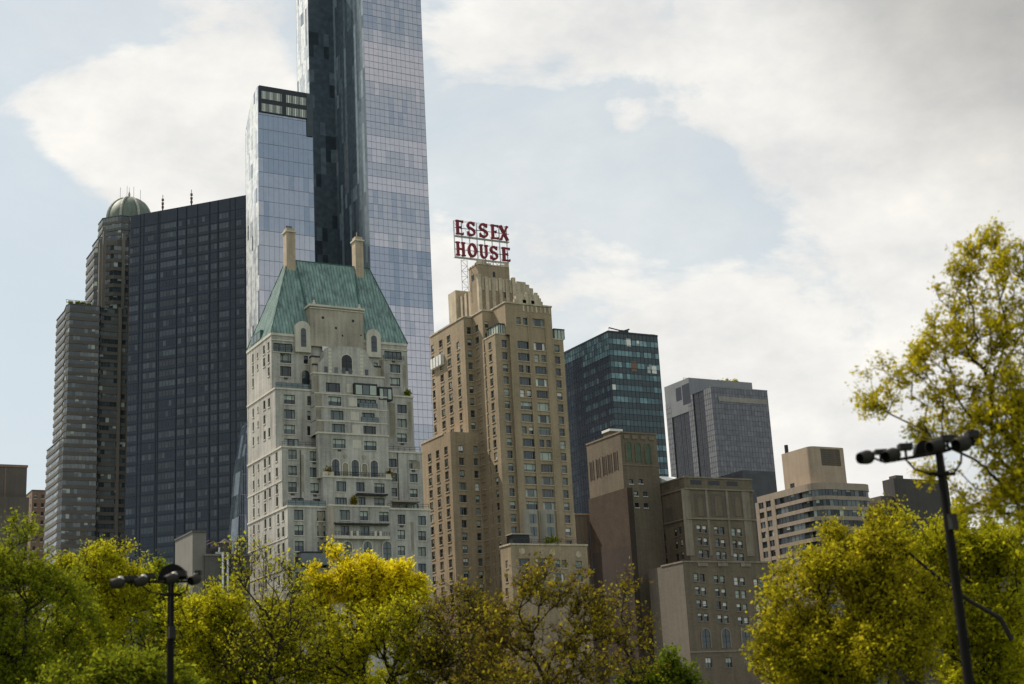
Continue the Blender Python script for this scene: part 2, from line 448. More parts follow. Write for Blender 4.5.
def banded(b, pts, z0, z1, fh, gh, wallm, glass, framem, pane=1.3, seed=5, dep=.25, blind=.25):
    """closed counter-clockwise plan: wall bands with ribbon windows between them"""
    r = random.Random(seed); nf = int(round((z1 - z0) / fh)); fh = (z1 - z0) / nf
    ins = inset(pts, dep); n = len(pts); wall = b.wall
    for k in range(nf):
        za = z0 + k * fh; zb = za + fh; w0 = zb - gh - .25; w1 = zb - .25
        mb = MB()
        for i in range(n):
            a, c = pts[i], pts[(i + 1) % n]; ai, ci = ins[i], ins[(i + 1) % n]
            for lo, hi in ((za, w0), (w1, zb)): wall.poly([(*a, lo), (*c, lo), (*c, hi), (*a, hi)], wallm)
            wall.poly([(*a, w0), (*c, w0), (*ci, w0), (*ai, w0)], wallm); wall.poly([(*c, w1), (*a, w1), (*ai, w1), (*ci, w1)], wallm)
            A, C = Vector(ai), Vector(ci); L = (C - A).length; m = max(1, int(round(L / pane))); d = (C - A) / m
            run = r.choice(glass); nn = Vector((d.y, -d.x)).normalized() * .06; u = d.normalized() * .045
            for j in range(m):
                if r.random() < .45: run = r.choice(glass)
                s0, s1 = A + d * j, A + d * (j + 1)
                jit_panel(mb, [(*s0, w0), (*s1, w0), (*s1, w1), (*s0, w1)], r, .008, run)
                if r.random() < blind:
                    hh = w1 - (w1 - w0) * r.choice([.3, .5, 1]); e = nn * .5
                    mb.poly([(*(s0 + e), hh), (*(s1 + e), hh), (*(s1 + e), w1), (*(s0 + e), w1)], r.choice([BLIND, BLIND2]))
                mb.poly([(*(s0 - u + nn), w0), (*(s0 + u + nn), w0), (*(s0 + u + nn), w1), (*(s0 - u + nn), w1)], framem)
        b.part(mb, 'window_band')
    wall.poly([(*p, z1) for p in pts], wallm)
# ------------------------------------------------------------------ ground
def sheet(name, x0, x1, y0, y1, z, m, kind='structure'):
    mb = MB(); mb.poly([(x0, y0, z), (x1, y0, z), (x1, y1, z), (x0, y1, z)], m); o = mb.build(name); o['kind'] = kind; return o


ASPH = srf('asphalt', (.05, .05, .052), .9, 0, .2, .1, .0, .1)
PAVE = srf('paving', (.30, .29, .27), .9, 0, .15, .4, 0, .1)
LAWN = srf('lawn', (.05, .075, .018), .95, 0, .3, .15, 0, .2)
sheet('ground', -3000, 3000, -1500, 4500, -.004, LAWN)
sheet('road', -600, 900, 256, 274, .0, ASPH)
mk = MB(); PAINT = srf('road_paint', (.75, .74, .70), .7)
for i in range(-40, 60): mk.poly([(i * 9, 264.9, .004), (i * 9 + 3, 264.9, .004), (i * 9 + 3, 265.1, .004), (i * 9, 265.1, .004)], PAINT)
o = mk.build('road_markings'); o['kind'] = 'structure'
pm = MB(); pm.box((-600, 274, -.2), (900, 279.6, .14), PAVE); pm.box((-600, 251, -.2), (900, 256, .14), PAVE); o = pm.build('pavement'); o['kind'] = 'structure'
sheet('city_ground', -900, 1200, 279.6, 900, .002, PAVE)


def crop(x0, y0, s=210 / 1024): return lambda x, y: (x0 + x * s, y0 + y * s)


K = 210 / 1024
c4, c5, c6, c7, c8 = crop(230, 340), crop(230, 460), crop(410, 200), crop(410, 330), crop(410, 460)
c3 = crop(230, 210)


def xs(px, py, Y): return P(px, py, Y=Y).x


def zs(px, py, Y): return P(px, py, Y=Y).z


def arch_pts(x0, x1, z0, zs_, n=10):
    """outline of a round-headed opening seen from the front, anticlockwise"""
    c, r = (x0 + x1) / 2, (x1 - x0) / 2
    return [(x0, z0), (x1, z0)] + [(c + r * math.cos(math.pi * i / n), zs_ + r * math.sin(math.pi * i / n)) for i in range(n + 1)]


def plate(mb, pts, y0, y1, m):
    """front-facing outline with real thickness"""
    mb.poly([(x, y0, z) for x, z in pts], m)
    n = len(pts)
    for i in range(n):
        a, c = pts[i], pts[(i + 1) % n]
        mb.poly([(c[0], y0, c[1]), (a[0], y0, a[1]), (a[0], y1, a[1]), (c[0], y1, c[1])], m)
    mb.poly([(x, y1, z) for x, z in reversed(pts)], m)


def arched_window(b, Y, x0, x1, z0, z1, trimm, g, trim=.22, framem=None, name='arched_window', bars=True):
    r = (x1 - x0) / 2; zsp = z1 - r
    g_ = MB(); plate(g_, arch_pts(x0, x1, z0, zsp), Y - .05, Y + .02, g); o = b.part(g_, name)
    t = MB(); n = 12; c = (x0 + x1) / 2
    outer = [(x1 + trim, z0)] + [(c + (r + trim) * math.cos(math.pi * i / n), zsp + (r + trim) * math.sin(math.pi * i / n)) for i in range(n + 1)] + [(x0 - trim, z0)]
    inner = [(x1, z0)] + [(c + r * math.cos(math.pi * i / n), zsp + r * math.sin(math.pi * i / n)) for i in range(n + 1)] + [(x0, z0)]
    for i in range(len(outer) - 1):
        a, e, f, h = outer[i], outer[i + 1], inner[i + 1], inner[i]
        t.poly([(a[0], Y - .18, a[1]), (e[0], Y - .18, e[1]), (f[0], Y - .18, f[1]), (h[0], Y - .18, h[1])][::-1], trimm)
        t.poly([(h[0], Y - .18, h[1]), (f[0], Y - .18, f[1]), (f[0], Y, f[1]), (h[0], Y, h[1])], trimm)
        t.poly([(e[0], Y - .18, e[1]), (a[0], Y - .18, a[1]), (a[0], Y, a[1]), (e[0], Y, e[1])], trimm)
    b.part(t, 'arch_trim', o)
    if bars:
        f = MB(); fm = framem or FRAME
        f.box((c - .05, Y - .11, z0), (c + .05, Y - .06, z1 - .05), fm)
        for h in (.33, .62): f.box((x0, Y - .11, z0 + (z1 - z0) * h - .04), (x1, Y - .062, z0 + (z1 - z0) * h + .04), fm)
        b.part(f, 'window_frame', o)


def railing(b, x0, x1, Y, z, m, h=1.0, step=1.3, glass=None):
    r = MB(); n = max(1, int((x1 - x0) / step))
    for i in range(n + 1):
        x = x0 + (x1 - x0) * i / n; r.box((x - .035, Y - .035, z), (x + .035, Y + .035, z + h), m)
    for k in (1.0, .55): r.box((x0, Y - .03, z + h * k - .04), (x1, Y + .03, z + h * k + .03), m)
    if glass:
        for i in range(n):
            a, c = x0 + (x1 - x0) * i / n + .06, x0 + (x1 - x0) * (i + 1) / n - .06; r.box((a, Y - .012, z + .1), (c, Y + .012, z + h - .08), glass)
    b.part(r, 'railing')


def railing_l(b, X, y0, y1, z, m, h=1.0, step=1.3):
    r = MB(); n = max(1, int((y1 - y0) / step))
    for i in range(n + 1):
        y = y0 + (y1 - y0) * i / n; r.box((X - .035, y - .035, z), (X + .035, y + .035, z + h), m)
    for k in (1.0, .55): r.box((X - .03, y0, z + h * k - .04), (X + .03, y1, z + h * k + .03), m)
    b.part(r, 'railing')


# ------------------------------------------------------------------ limestone apartment house with the green hipped roof
LIME = srf('limestone', (.39, .373, .335), .88, 0, .2, .14, .3, .1, course=.05)
LIME_D = srf('limestone_stained', (.36, .32, .26), .9, 0, .22, .2, .24, .1)
LIME_L = srf('limestone_trim', (.55, .51, .43), .85, 0, .1, .3, .14, .06)
BROWNPATCH = srf('brown_weathered_stone', (.27, .24, .19), .92, 0, .22, .5, .2, .1)
COPPER = srf('green_copper', (.175, .255, .232), .6, .0, .13, .3, .5, .1)
COPPER_D = srf('dark_copper', (.05, .12, .10), .6, .0, .25, .4, .25, .1)
COPPER_S = srf('copper_seam', (.11, .185, .165), .6, 0, .2, .4, .3, .1)
RAILM = srf('railing_metal', (.06, .07, .07), .5, .3, .1, 1, 0, 0)
CHIM = srf('chimney_brick', (.42, .34, .25), .9, 0, .16, .4, .15, .1)


def build_hampshire():
    F0 = 280.0
    Xl = xs(288, 540, F0); F1 = P(282, 470, X=Xl).y; F2 = P(275.5, 420, X=Xl).y; F3 = P(271.5, 365, X=Xl).y; Yb = P(247.6, 450, X=Xl).y
    Xr = xs(430.5, 520, F0); Xm = (Xl + Xr) / 2
    z0 = zs(288, 507, F0); z1 = zs(282, 447.5, F1); z2 = zs(275.5, 389, F2); zE = zs(271.5, 333, F3)
    b = Bld('apartment_house', 'pale limestone apartment house with a steep green copper roof and two tall chimneys', (Xm, F0, 0), seed=11, blinds=.55, ac=.35, glass=[G1, G2, G3, G3], sill=LIME_L)
    f0, l0 = b.vol(Xl, Xr, F0, Yb, 0, z0, LIME, LIME_L)
    f1, l1 = b.vol(Xl, Xr, F1, Yb, z0, z1, LIME, LIME_L)
    f2, l2 = b.vol(Xl, Xr, F2, Yb, z1, z2, LIME, LIME_L)
    f3, l3 = b.vol(Xl, Xr, F3, Yb, z2, zE, LIME)

    def w(f, c, x, y, ww, hh, kind='dh', **k): px, py = c(x, y); f.win(px, py, ww * K, hh * K, kind, **k)
    # side wings, storey by storey
    w(f3, c4, 272, 88, 54, 50, 'tri'); w(f3, c4, 272, 153, 54, 50, 'tri'); w(f3, c4, 370, 97, 22, 40)
    w(f3, c4, 805, 140, 50, 42, 'tri'); w(f3, c4, 805, 205, 50, 42, 'tri'); w(f3, c4, 711, 128, 20, 36)
    w(f3, c4, 258, 38, 92, 42, 'cas', glass=G3, blind=0); w(f3, c4, 795, 76, 84, 40, 'four', blind=.2)
    for y in (290, 362, 436): w(f2, c4, 290, y, 54, 46, 'tri'); w(f2, c4, 388, y + 7, 22, 46)
    for y in (337, 406, 477): w(f2, c4, 839, y, 46, 43, 'two')
    for y in (325, 395, 462): w(f2, c4, 744, y, 20, 44)
    w(f2, c4, 300, 500, 70, 36, 'cas', glass=G3)
    for y in (558, 637): w(f1, c4, 305, y, 42, 48, 'two'); w(f1, c4, 410, y + 9, 42, 48, 'two')
    w(f1, c5, 305, 132, 42, 50, 'two'); w(f1, c5, 413, 138, 42, 50, 'two')
    w(f1, c4, 793, 600, 40, 42, 'two'); w(f1, c4, 893, 608, 40, 42, 'two')
    for y in (85, 158): w(f1, c5, 801, y, 28, 42, 'dh'); w(f1, c5, 896, y + 4, 38, 42, 'two')
    w(f1, c5, 855, 224, 20, 26, 'one'); w(f1, c5, 900, 230, 40, 34, 'two')
    w(f1, c5, 330, 200, 60, 30, 'cas', glass=G3); w(f1, c5, 430, 204, 50, 28, 'cas', glass=G3)
    for y in (268, 342, 420, 497, 572, 650): w(f0, c5, 335 + (y - 268) * .02, y, 44, 50, 'two'); w(f0, c5, 445 + (y - 268) * .02, y + 5, 42, 50, 'two')
    for y in (288, 362, 440, 520, 600): w(f0, c5, 836, y + 2, 36, 46, 'two'); w(f0, c5, 937, y + 8, 38, 46, 'two')
    # the long left flank: narrow windows on every floor
    def rows(c, x, ys, Y): return [zs(*c(x, y), Y) for y in ys]
    cols = [(253.4, 1.0, 'dh'), (258.2, .75, 'one'), (264.7, 1.35, 'dh'), (269.4, 1.25, 'dh')]
    for l, F, zz, extra in ((l3, F3, rows(c4, 272, (30, 88, 153), F3), []), (l2, F2, rows(c4, 290, (222, 290, 362, 436), F2), []),
                            (l1, F1, rows(c4, 305, (503, 558, 637), F1) + rows(c5, 305, (132, 196), F1), [(276.5, 1.35, 'dh')]),
                            (l0, F0, rows(c5, 335, (268, 342, 420, 497, 572), F0), [(277.5, 1.35, 'dh'), (282.3, 1.3, 'dh')])):
        for z in zz:
            for px, ww, kd in cols + extra:
                y = P(px, 450, X=Xl).y
                if b.rnd.random() < .9: l.winw(y, z + b.rnd.choice([0, 0, .15]), ww, 1.95 if ww > .8 else 1.2, kd, blind=.55)
    # string courses on the flank
    for z in (z0 - 6.2, z0 - 12.5, z1 - 7): b.coping.box((Xl - .12, F0 + .1 if z < z0 else F1 + .1, z), (Xl - .004, Yb - .1, z + .25), LIME_L)

    # central bay, stepping forward floor by floor
    def blk(xa, xb, ya, yb, zlo, zhi, m=LIME, cop=LIME_L): return b.vol(xa, xb, ya, yb, zlo, zhi, m, cop)
    # pavilion with stepped shoulders
    Fp = F3 - 2.6
    zc2 = zs(*c4(560, 180), Fp)
    pav = MB(); pz = lambda y: zs(346, y, Fp); px_ = lambda x: xs(x, 362, Fp)
    outline = [(px_(318), zc2), (px_(375), zc2), (px_(375), pz(366)), (px_(372), pz(362)), (px_(369.5), pz(359)), (px_(368.5), pz(353)), (px_(365), pz(348.5)), (px_(361), pz(346.5)),
               (px_(332), pz(346.5)), (px_(328), pz(348.5)), (px_(325.5), pz(353)), (px_(324), pz(359)), (px_(321.5), pz(362)), (px_(318), pz(366))]
    plate(pav, outline, Fp, F3 - .01, LIME); b.part(pav, 'gabled_pavilion')
    arched_window(b, Fp, px_(341.2), px_(351.8), pz(371), pz(355), LIME_L, G4)
    for x in (325.8, 336, 343.5, 350, 366.3):
        q = MB(); q.box((px_(x - 1.7), Fp - .02, pz(374.5)), (px_(x + 1.7), Fp - .06, pz(368)), b.rnd.choice([G2, G3])); q.box((px_(x - 2), Fp - .03, pz(375.3)), (px_(x + 2), Fp - .14, pz(374.6)), LIME_L); b.part(q, 'window')
    for x in (330, 361.5):
        qu = MB()
        for k in range(7): qu.box((px_(x - 1.6), Fp - .05, pz(374 - k * 3.6)), (px_(x + 1.6), Fp - .003, pz(371 - k * 3.6)), LIME_L)
        b.part(qu, 'quoins')
    # five stepped floors
    ybase = [(376.2, 394.5), (394.5, 408), (408, 421.5), (421.5, 435), (435, 447)]
    step = .95
    for i, (ya, yb_) in enumerate(ybase):
        Y = Fp - .9 - step * min(i, 4)
        sh = 1.2 * i
        xa, xb = xs(313.5 + sh, (ya + yb_) / 2, Y), xs((384 if i < 1 else 386.5) + sh * .35, (ya + yb_) / 2, Y)
        zt, zb = zs(350, ya, Y), zs(350, yb_, Y)
        if i == 4: zb = zs(350, 479, Y)
        f, l = b.vol(xa, xb, Y, F1 if i == 4 else F2, zb, zt, LIME, LIME_L if i in (0, 4) else None)
        if i and i < 4: b.coping.box((xa - .1, Y - .1, zt - .25), (xb + .1, Y - .003, zt + .02), LIME_L)
        g = [0, 1.9, 4.1, 5.5, 6.2][i]
        yc = [387.6, 401.2, 415.3, 428.6, 443.6][i]
        f.win(333 + g, yc, 14.2 if i < 1 else 12.8, 9.4, 'tri'); 
        if i != 1: f.win(364.8 + g * .9 if i else 366, yc + 2.2, 15 if i < 1 else 12.6, 9.2, 'tri')
        else: f.win(366.2, yc + 2.4, 20, 8.6, 'four', glass=G3, blind=0)
        pan = MB(); pan.box((xs(346.5 + g, yc, Y), Y - .05, zs(350 + g, yc + 5, Y)), (xs(355 + g, yc, Y), Y - .003, zs(350 + g, yc - 3.5, Y)), LIME_L); b.part(pan, 'stone_panel')
        if i in (1, 2): railing(b, xs(357 + g, yc, Y), xs(376 + g * .5, yc, Y), Y - .12, zs(366 + g, yc + 7, Y), RAILM, 1.1, 1.0, GREENGL)
        if i == 3: c1 = (f, Y, xa, xb)
        if i == 4: C1 = (f, Y, xa, xb, zb)
        if i < 4:
            br = MB(); br.box((xa + .05, Y - .03, zb + .1), (xa + 1.2 + .4 * (i % 2), Y - .003, zt - .4), BROWNPATCH)
            b.part(br, 'weathered_patch')
    # dark framed bay windows beside the top of the stack
    Yb2 = Fp - 1.9
    for (xa, xb, ya, yb_) in ((354.5, 377.5, 383.5, 395.8), (378.5, 392.5, 387, 400)):
        zt, zb = zs((xa + xb) / 2, ya, Yb2), zs((xa + xb) / 2, yb_, Yb2); X0, X1 = xs(xa, 390, Yb2), xs(xb, 390, Yb2)
        m = MB(); m.box((X0, Yb2, zb), (X1, Yb2 + 1.6, zt), DARKMETAL); o = b.part(m, 'bay_window')
        g = MB(); n = 3
        for k in range(n):
            a, c = X0 + .2 + (X1 - X0 - .4) * k / n, X0 + .2 + (X1 - X0 - .4) * (k + 1) / n
            g.box((a + .1, Yb2 - .02, zb + .25), (c - .1, Yb2 - .004, zt - .45), G3 if k == 1 else BLIND)
        b.part(g, 'window_pane', o)
    # arcade floor
    f, Y, xa, xb, zb = C1
    za = zs(346, 478, Y)
    for x, tall in ((335.5, 1), (345.3, 0), (355, 1), (364.4, 0), (374, 1)):
        hw = 3.7 if tall else 2.7; yt = 459.3 + (x - 335) * .035 + (0 if tall else 3.6)
        if tall: arched_window(b, Y, xs(x - hw, 468, Y), xs(x + hw, 468, Y), za, zs(x, yt, Y), LIME_L, G2)
        else: arched_window(b, Y, xs(x - hw, 468, Y), xs(x + hw, 468, Y), za, zs(x, yt, Y), LIME_L, BROWNPATCH, bars=False, name='niche')
    for x, y in ((345, 455.9), (364, 457.2)): ro = MB(); ro.bar((xs(x, y, Y), Y - .1, zs(x, y, Y)), (xs(x, y, Y), Y + .02, zs(x, y, Y)), .45, LIME_D, 12); b.part(ro, 'roundel')
    # block below the arcade, with its terrace
    Yc0 = F1 - 2.0
    zt = zs(357, 478.5, Yc0); x0, x1 = xs(323.5, 490, Yc0), xs(391.5, 490, Yc0)
    f, l = b.vol(x0, x1, Yc0, F1, z0 - .5, zt, LIME, LIME_L)
    f.win(341.3, 486.5, 10, 10.4, 'tri'); f.win(360.5, 487, 8.4, 9.4, 'two'); f.win(379.5, 488.3, 10.4, 9.8, 'tri')
    f.win(341, 501.5, 12, 8, 'four', glass=G3); f.win(362, 501.5, 7, 8.5, 'two'); f.win(379.5, 502.5, 10.5, 8.5, 'two')
    railing(b, x0 + 1.4, x1 - 1, Yc0 + .25, zt + .38, RAILM, 1.0, .8)
    aw = MB(); aw.box((xs(355.5, 495, Yc0), Yc0 - 1.2, zs(370, 495.8, Yc0)), (xs(386, 495, Yc0), Yc0 - .003, zs(370, 494.3, Yc0)), DARKMETAL); b.part(aw, 'awning')
    pl = MB(); pl.box((x0, Yc0 - .02, zt + .38), (xs(334, 478, Yc0), Yc0 + 1.2, zt + 1.25), LIME_L); b.part(pl, 'planter'); pl = MB(); pl.box((xs(386, 478, Yc0), Yc0 - .02, zt + .38), (x1, Yc0 + 1.2, zt + 1.25), LIME_L); b.part(pl, 'planter')
    # lowest projecting block
    Y00 = F0 - 1.3
    zt = zs(362, 507, Y00); x0, x1 = xs(330, 540, Y00), xs(390, 540, Y00)
    f, l = b.vol(x0, x1, Y00, F0, 0, zt, LIME, LIME_L)
    f.win(344.8, 515, 10.2, 10, 'tri', blind=1); f.win(364, 515.8, 8, 9.5, 'two'); f.win(384, 516.8, 9.6, 9.8, 'two')
    for x in (345, 365, 385.5): f.win(x, 530.4 + (x - 345) * .03, 9 if x > 350 else 8, 9.5, 'two')
    aw = MB(); aw.box((x0 + .6, Y00 - 1.0, zs(365, 525.2, Y00)), (x1 - .4, Y00 - .003, zs(365, 523.8, Y00)), DARKMETAL); b.part(aw, 'awning')
    bl = MB(); bl.box((x0 + .3, Y00 - .9, zs(365, 539.4, Y00)), (x1 - .3, Y00 - .003, zs(365, 536.5, Y00)), LIME_L); 
    for x in (350, 356, 374, 379): bl.box((xs(x - 1.2, 536, Y00), Y00 - .92, zs(x, 536.6, Y00)), (xs(x + 1.2, 536, Y00), Y00 - .5, zs(x, 531.5, Y00)), LIME_L)
    b.part(bl, 'balcony'); railing(b, x0 + .4, x1 - .4, Y00 - .82, zs(365, 536.5, Y00), RAILM, .9, .6)
    for x in (347.5, 367.5, 387): arched_window(b, Y00, xs(x - 4.2, 550, Y00), xs(x + 4.2, 550, Y00), zs(x, 560, Y00), zs(x, 541.5, Y00), LIME_L, G3)
    pil = MB(); pil.bar((x0 + .2, Y00 - .1, zs(335, 545, Y00)), (x0 + .2, Y00 - .1, zt), .9, LIME_D, 10); b.part(pil, 'corner_buttress')
    co = MB(); co.box((xs(297.5, 556, F0), F0 - 2.2, zs(315, 566, F0)), (xs(328.5, 556, F0), F0 - .004, zs(315, 554.5, F0)), G3); co.box((xs(296.5, 553, F0), F0 - 2.4, zs(315, 554.3, F0)), (xs(330, 553, F0), F0 - .004, zs(315, 553, F0)), DARKMETAL); b.part(co, 'glazed_lean_to')
    # brown weathering that streaks the right-hand wings and the pavilion corners
    for Yq, zc, zd, x0_, x1_ in ((F3, (360, 388), 0, 379.3, 384), (F3, (365, 394), 0, 403, 406.3), (F2, (403, 440), 0, 389.5, 395.5), (F2, (402, 444), 0, 408.2, 412), (F1, (461, 470), 0, 412.5, 420), (F1, (455, 500), 0, 301, 304), (F0, (512, 560), 0, 318.5, 323.5), (F0, (522, 560), 0, 411, 414)):
        m = MB(); a0, a1 = xs(x0_, sum(zc) / 2, Yq), xs(x1_, sum(zc) / 2, Yq); zt_, zb_ = zs((x0_ + x1_) / 2, zc[0], Yq), zs((x0_ + x1_) / 2, zc[1], Yq)
        pts = []; n_ = 9
        for k in range(n_ + 1): pts.append((a0 + (a1 - a0) * k / n_, zb_ + b.rnd.uniform(0, .35) * (zt_ - zb_)))
        pts += [(a1, zt_), (a0, zt_)]
        m.poly([(x, Yq - .004, z) for x, z in pts], BROWNPATCH); b.part(m, 'weathered_patch')
    for x, Yq, ya, yb_ in ((300.5, F1, 450, 503), (398, F1, 452, 500)):  # pipes added for thin shadow lines on the wall
        m = MB(); X = xs(x, (ya + yb_) / 2, Yq); m.bar((X, Yq - .1, zs(x, yb_, Yq)), (X, Yq - .1, zs(x, ya, Yq)), .09, DARKMETAL, 6); b.part(m, 'added_downpipe')
    # terrace railings
    railing(b, Xl + .2, xs(326, 500, F0), F0 + .2, z0 + .38, RAILM, 1.1, 1.4, GREENGL); railing_l(b, Xl + .2, F0 + .3, F1 - .2, z0 + .38, RAILM)
    railing(b, xs(388, 500, F0), Xr - .2, F0 + .2, z0 + .38, RAILM, 1.0); railing(b, Xl + .2, xs(318, 445, F1), F1 + .2, z1 + .38, RAILM, 1.0)
    railing(b, xs(388, 447, F1), Xr - .2, F1 + .2, z1 + .38, RAILM, 1.0); railing(b, Xl + .2, xs(314, 388, F2), F2 + .2, z2 + .38, RAILM, 1.2, 1.1, GREENGL)
    # pergola over the right terrace
    pg = MB(); pg.box((xs(393, 500, F0), F0 + .4, zs(406, 501.6, F0)), (xs(421, 500, F0), F1 - .05, zs(406, 500.2, F0)), BROWNPATCH); b.part(pg, 'pergola_roof')
    # top cornice and roof
    e = .16
    b.coping.box((Xl - e, F3 - e, zE - .45), (Xr + e, F3 - .004, zE + .1), LIME_L); b.coping.box((Xl - e, F3, zE - .45), (Xl - .004, Yb + e, zE + .1), LIME_L)
    b.coping.box((Xl - .15, F3 - .15, zE - 1.6), (Xr + .15, F3 - .003, zE - 1.35), LIME_L)
    Ym = (F3 + Yb) / 2
    rl, rr = P(286.5, 262, Y=Ym), P(368, 277, Y=Ym); zR = (rl.z + rr.z) / 2 + 1.1
    A, B_, C, D_ = (Xl - e, F3 - e, zE + .1), (Xr + e, F3 - e, zE + .1), (Xr + e, Yb + e, zE + .1), (Xl - e, Yb + e, zE + .1)
    Rl, Rr = (rl.x, Ym - .8, zR), (rr.x, Ym - .8, zR); Sl, Sr = (rl.x, Ym + .8, zR), (rr.x, Ym + .8, zR)
    rf = MB()
    rf.poly([A, B_, Rr, Rl], COPPER); rf.poly([B_, C, Sr, Rr], COPPER); rf.poly([C, D_, Sl, Sr], COPPER); rf.poly([D_, A, Rl, Sl], COPPER); rf.poly([Rl, Rr, Sr, Sl], COPPER); rf.poly([D_, C, B_, A], COPPER)
    vA, vB, vL, vR = map(Vector, (A, B_, Rl, Rr)); vD, vSl = Vector(D_), Vector(Sl)
    ns = 44
    for i in range(1, ns):
        t = i / ns; x = A[0] + (B_[0] - A[0]) * t
        # seams run straight up the slope and die into the hips
        tl = min(1, (x - A[0]) / (Rl[0] - A[0])) if x < Rl[0] else (min(1, (B_[0] - x) / (B_[0] - Rr[0])) if x > Rr[0] else 1)
        p0 = Vector((x, A[1], A[2])); p1 = Vector((x, A[1] + (Rl[1] - A[1]) * tl, A[2] + (zR - A[2]) * tl)); rf.bar(p0, p1, .085, COPPER_S, 4, cap=False)
    for i in range(1, 16):
        y = A[1] + (D_[1] - A[1]) * i / 16; tl = min(1, (y - A[1]) / (Rl[1] - A[1]), (D_[1] - y) / (D_[1] - Sl[1]))
        rf.bar((A[0], y, A[2]), (A[0] + (Rl[0] - A[0]) * tl, y, A[2] + (zR - A[2]) * tl), .085, COPPER_S, 4, cap=False)
    for p, q in ((vA, vL), (vB, vR), (vL, vR), (vD, vSl)): rf.bar(p, q, .14, COPPER_D, 6)
    o = b.part(rf, 'roof')
    for (xa, ya, xb, yb_) in ((297, 268, 308, 318), (355, 274, 361, 306)):     # dark stepped gutters
        q0, q1 = P(xa, ya, Y=Ym - 1.4), P(xb, yb_, Y=F3 + 2.0)
        f = lambda z: A[1] + (Rl[1] - A[1]) * (z - A[2]) / (zR - A[2])
        vy = MB(); vy.bar((q0.x, f(q0.z) - .1, q0.z), (q1.x, f(q1.z) - .1, q1.z), .2, COPPER_D, 5); b.part(vy, 'roof_gutter', o)
    # chimneys
    for (xa, xb, yt, cap) in ((285, 295.5, 227.5, 1), (354, 363.4, 236.5, 0)):
        Yc = Ym - 1.9; ztop = zs((xa + xb) / 2, yt, Yc); xA, xB = xs(xa + 1.6, 255, Yc), xs(xb, 255, Yc)
        m = MB(); m.box((xA, Yc, zR - 4.5), (xB, Yc + 2.2, ztop - 1.1), CHIM); m.box((xA - .25, Yc - .25, ztop - 1.1), (xB + .25, Yc + 2.45, ztop - .75), LIME_L)
        m.box((xA + .1, Yc + .1, ztop - .75), (xB - .1, Yc + 2.1, ztop), CHIM); co = b.part(m, 'chimney', o)
        pt = MB()
        if cap:
            for k in range(3): pt.bar((xA + .5 + .5 * k, Yc + 1, ztop), (xA + .5 + .5 * k, Yc + 1, ztop + .6), .22, DARKMETAL, 8)
        else: pt.bar((xA + .8, Yc + 1, ztop), (xA + .8, Yc + 1, ztop + 1.3), .1, CHIM, 6)
        b.part(pt, 'chimney_pot', co)
    # blank central dormer
    Yd = F3 - .7; x0, x1 = xs(310.5, 325, Yd), xs(363.6, 328, Yd); zt, zb = zs(336, 308.3, Yd), zs(336, 347.5, Yd)
    m = MB(); m.box((x0, Yd, zb), (x1, Ym + 2, zt), LIME_D); d = b.part(m, 'blank_dormer', o)
    m = MB(); m.box((x0 - .3, Yd - .3, zt), (x1 + .3, Ym + 2, zt + .45), LIME_L); m.box((x0 - .15, Yd - .15, zt - .5), (x1 + .15, Yd - .004, zt - .3), LIME_L)
    for x in (x0 + 1, x1 - .8): m.lathe((x, Yd + .3, zt + .45), (0, 0, 1), [(0, .35), (.3, .4), (.6, .2), (.9, .28), (1.2, 0)], LIME_L, 8)
    b.part(m, 'dormer_cornice', d)
    for x, y, r in ((322.9, 317.6, .33), (353, 321, .33), (336, 328, .3), (342.5, 335.7, .22), (361, 335.4, .2)): m = MB(); m.bar((xs(x, y, Yd), Yd - .02, zs(x, y, Yd)), (xs(x, y, Yd), Yd + .1, zs(x, y, Yd)), r, G4, 12); b.part(m, 'porthole', d)
    for xa, xb in ((322.3, 330), (348.2, 356)): m = MB(); m.box((xs(xa, 348, Yd), Yd - .12, zs(339, 352.5, Yd)), (xs(xb, 348, Yd), Yd - .01, zs(339, 347.8, Yd)), WHITEB); b.part(m, 'white_screen')
    # round-headed dormers
    for xa, xb, yt, yb_, wx0, wx1 in ((295.5, 311, 321, 352, 301, 306.2), (366.5, 381, 329, 357, 371.2, 376.8)):
        Ya = F3 - .62; X0, X1 = xs(xa, 340, Ya), xs(xb, 340, Ya); zt, zb = zs((xa + xb) / 2, yt, Ya), zs((xa + xb) / 2, yb_, Ya)
        m = MB(); plate(m, arch_pts(X0, X1, zb, zt - (X1 - X0) / 2), Ya, F3 + 3.4, LIME_L); d = b.part(m, 'arched_dormer', o)
        m = MB(); wx0, wx1 = xs(wx0, 340, Ya), xs(wx1, 340, Ya); plate(m, arch_pts(wx0, wx1, zb + 1.2, zt - 2.2), Ya - .03, Ya + .02, G2)
        for h in (.3, .6): m.box((wx0, Ya - .07, zb + 1.2 + h * (zt - zb - 3)), (wx1, Ya - .032, zb + 1.3 + h * (zt - zb - 3)), FRAME)
        b.part(m, 'dormer_window', d)
    # arched terrace door, dark balustrades and planting boxes round the top floors
    a0, a1 = xs(301.5, 377, F3), xs(309.6, 377, F3); arched_window(b, F3, a0, a1, zs(305.5, 385, F3), zs(305.5, 370.5, F3), LIME_D, G2, .25)
    railing(b, xs(273, 348, F3), xs(292, 348, F3), F3 - .35, zs(283, 350.5, F3), RAILM, 1.0, .5); railing(b, xs(383, 358, F3), xs(403, 358, F3), F3 - .35, zs(393, 360.5, F3), RAILM, 1.0, .5)
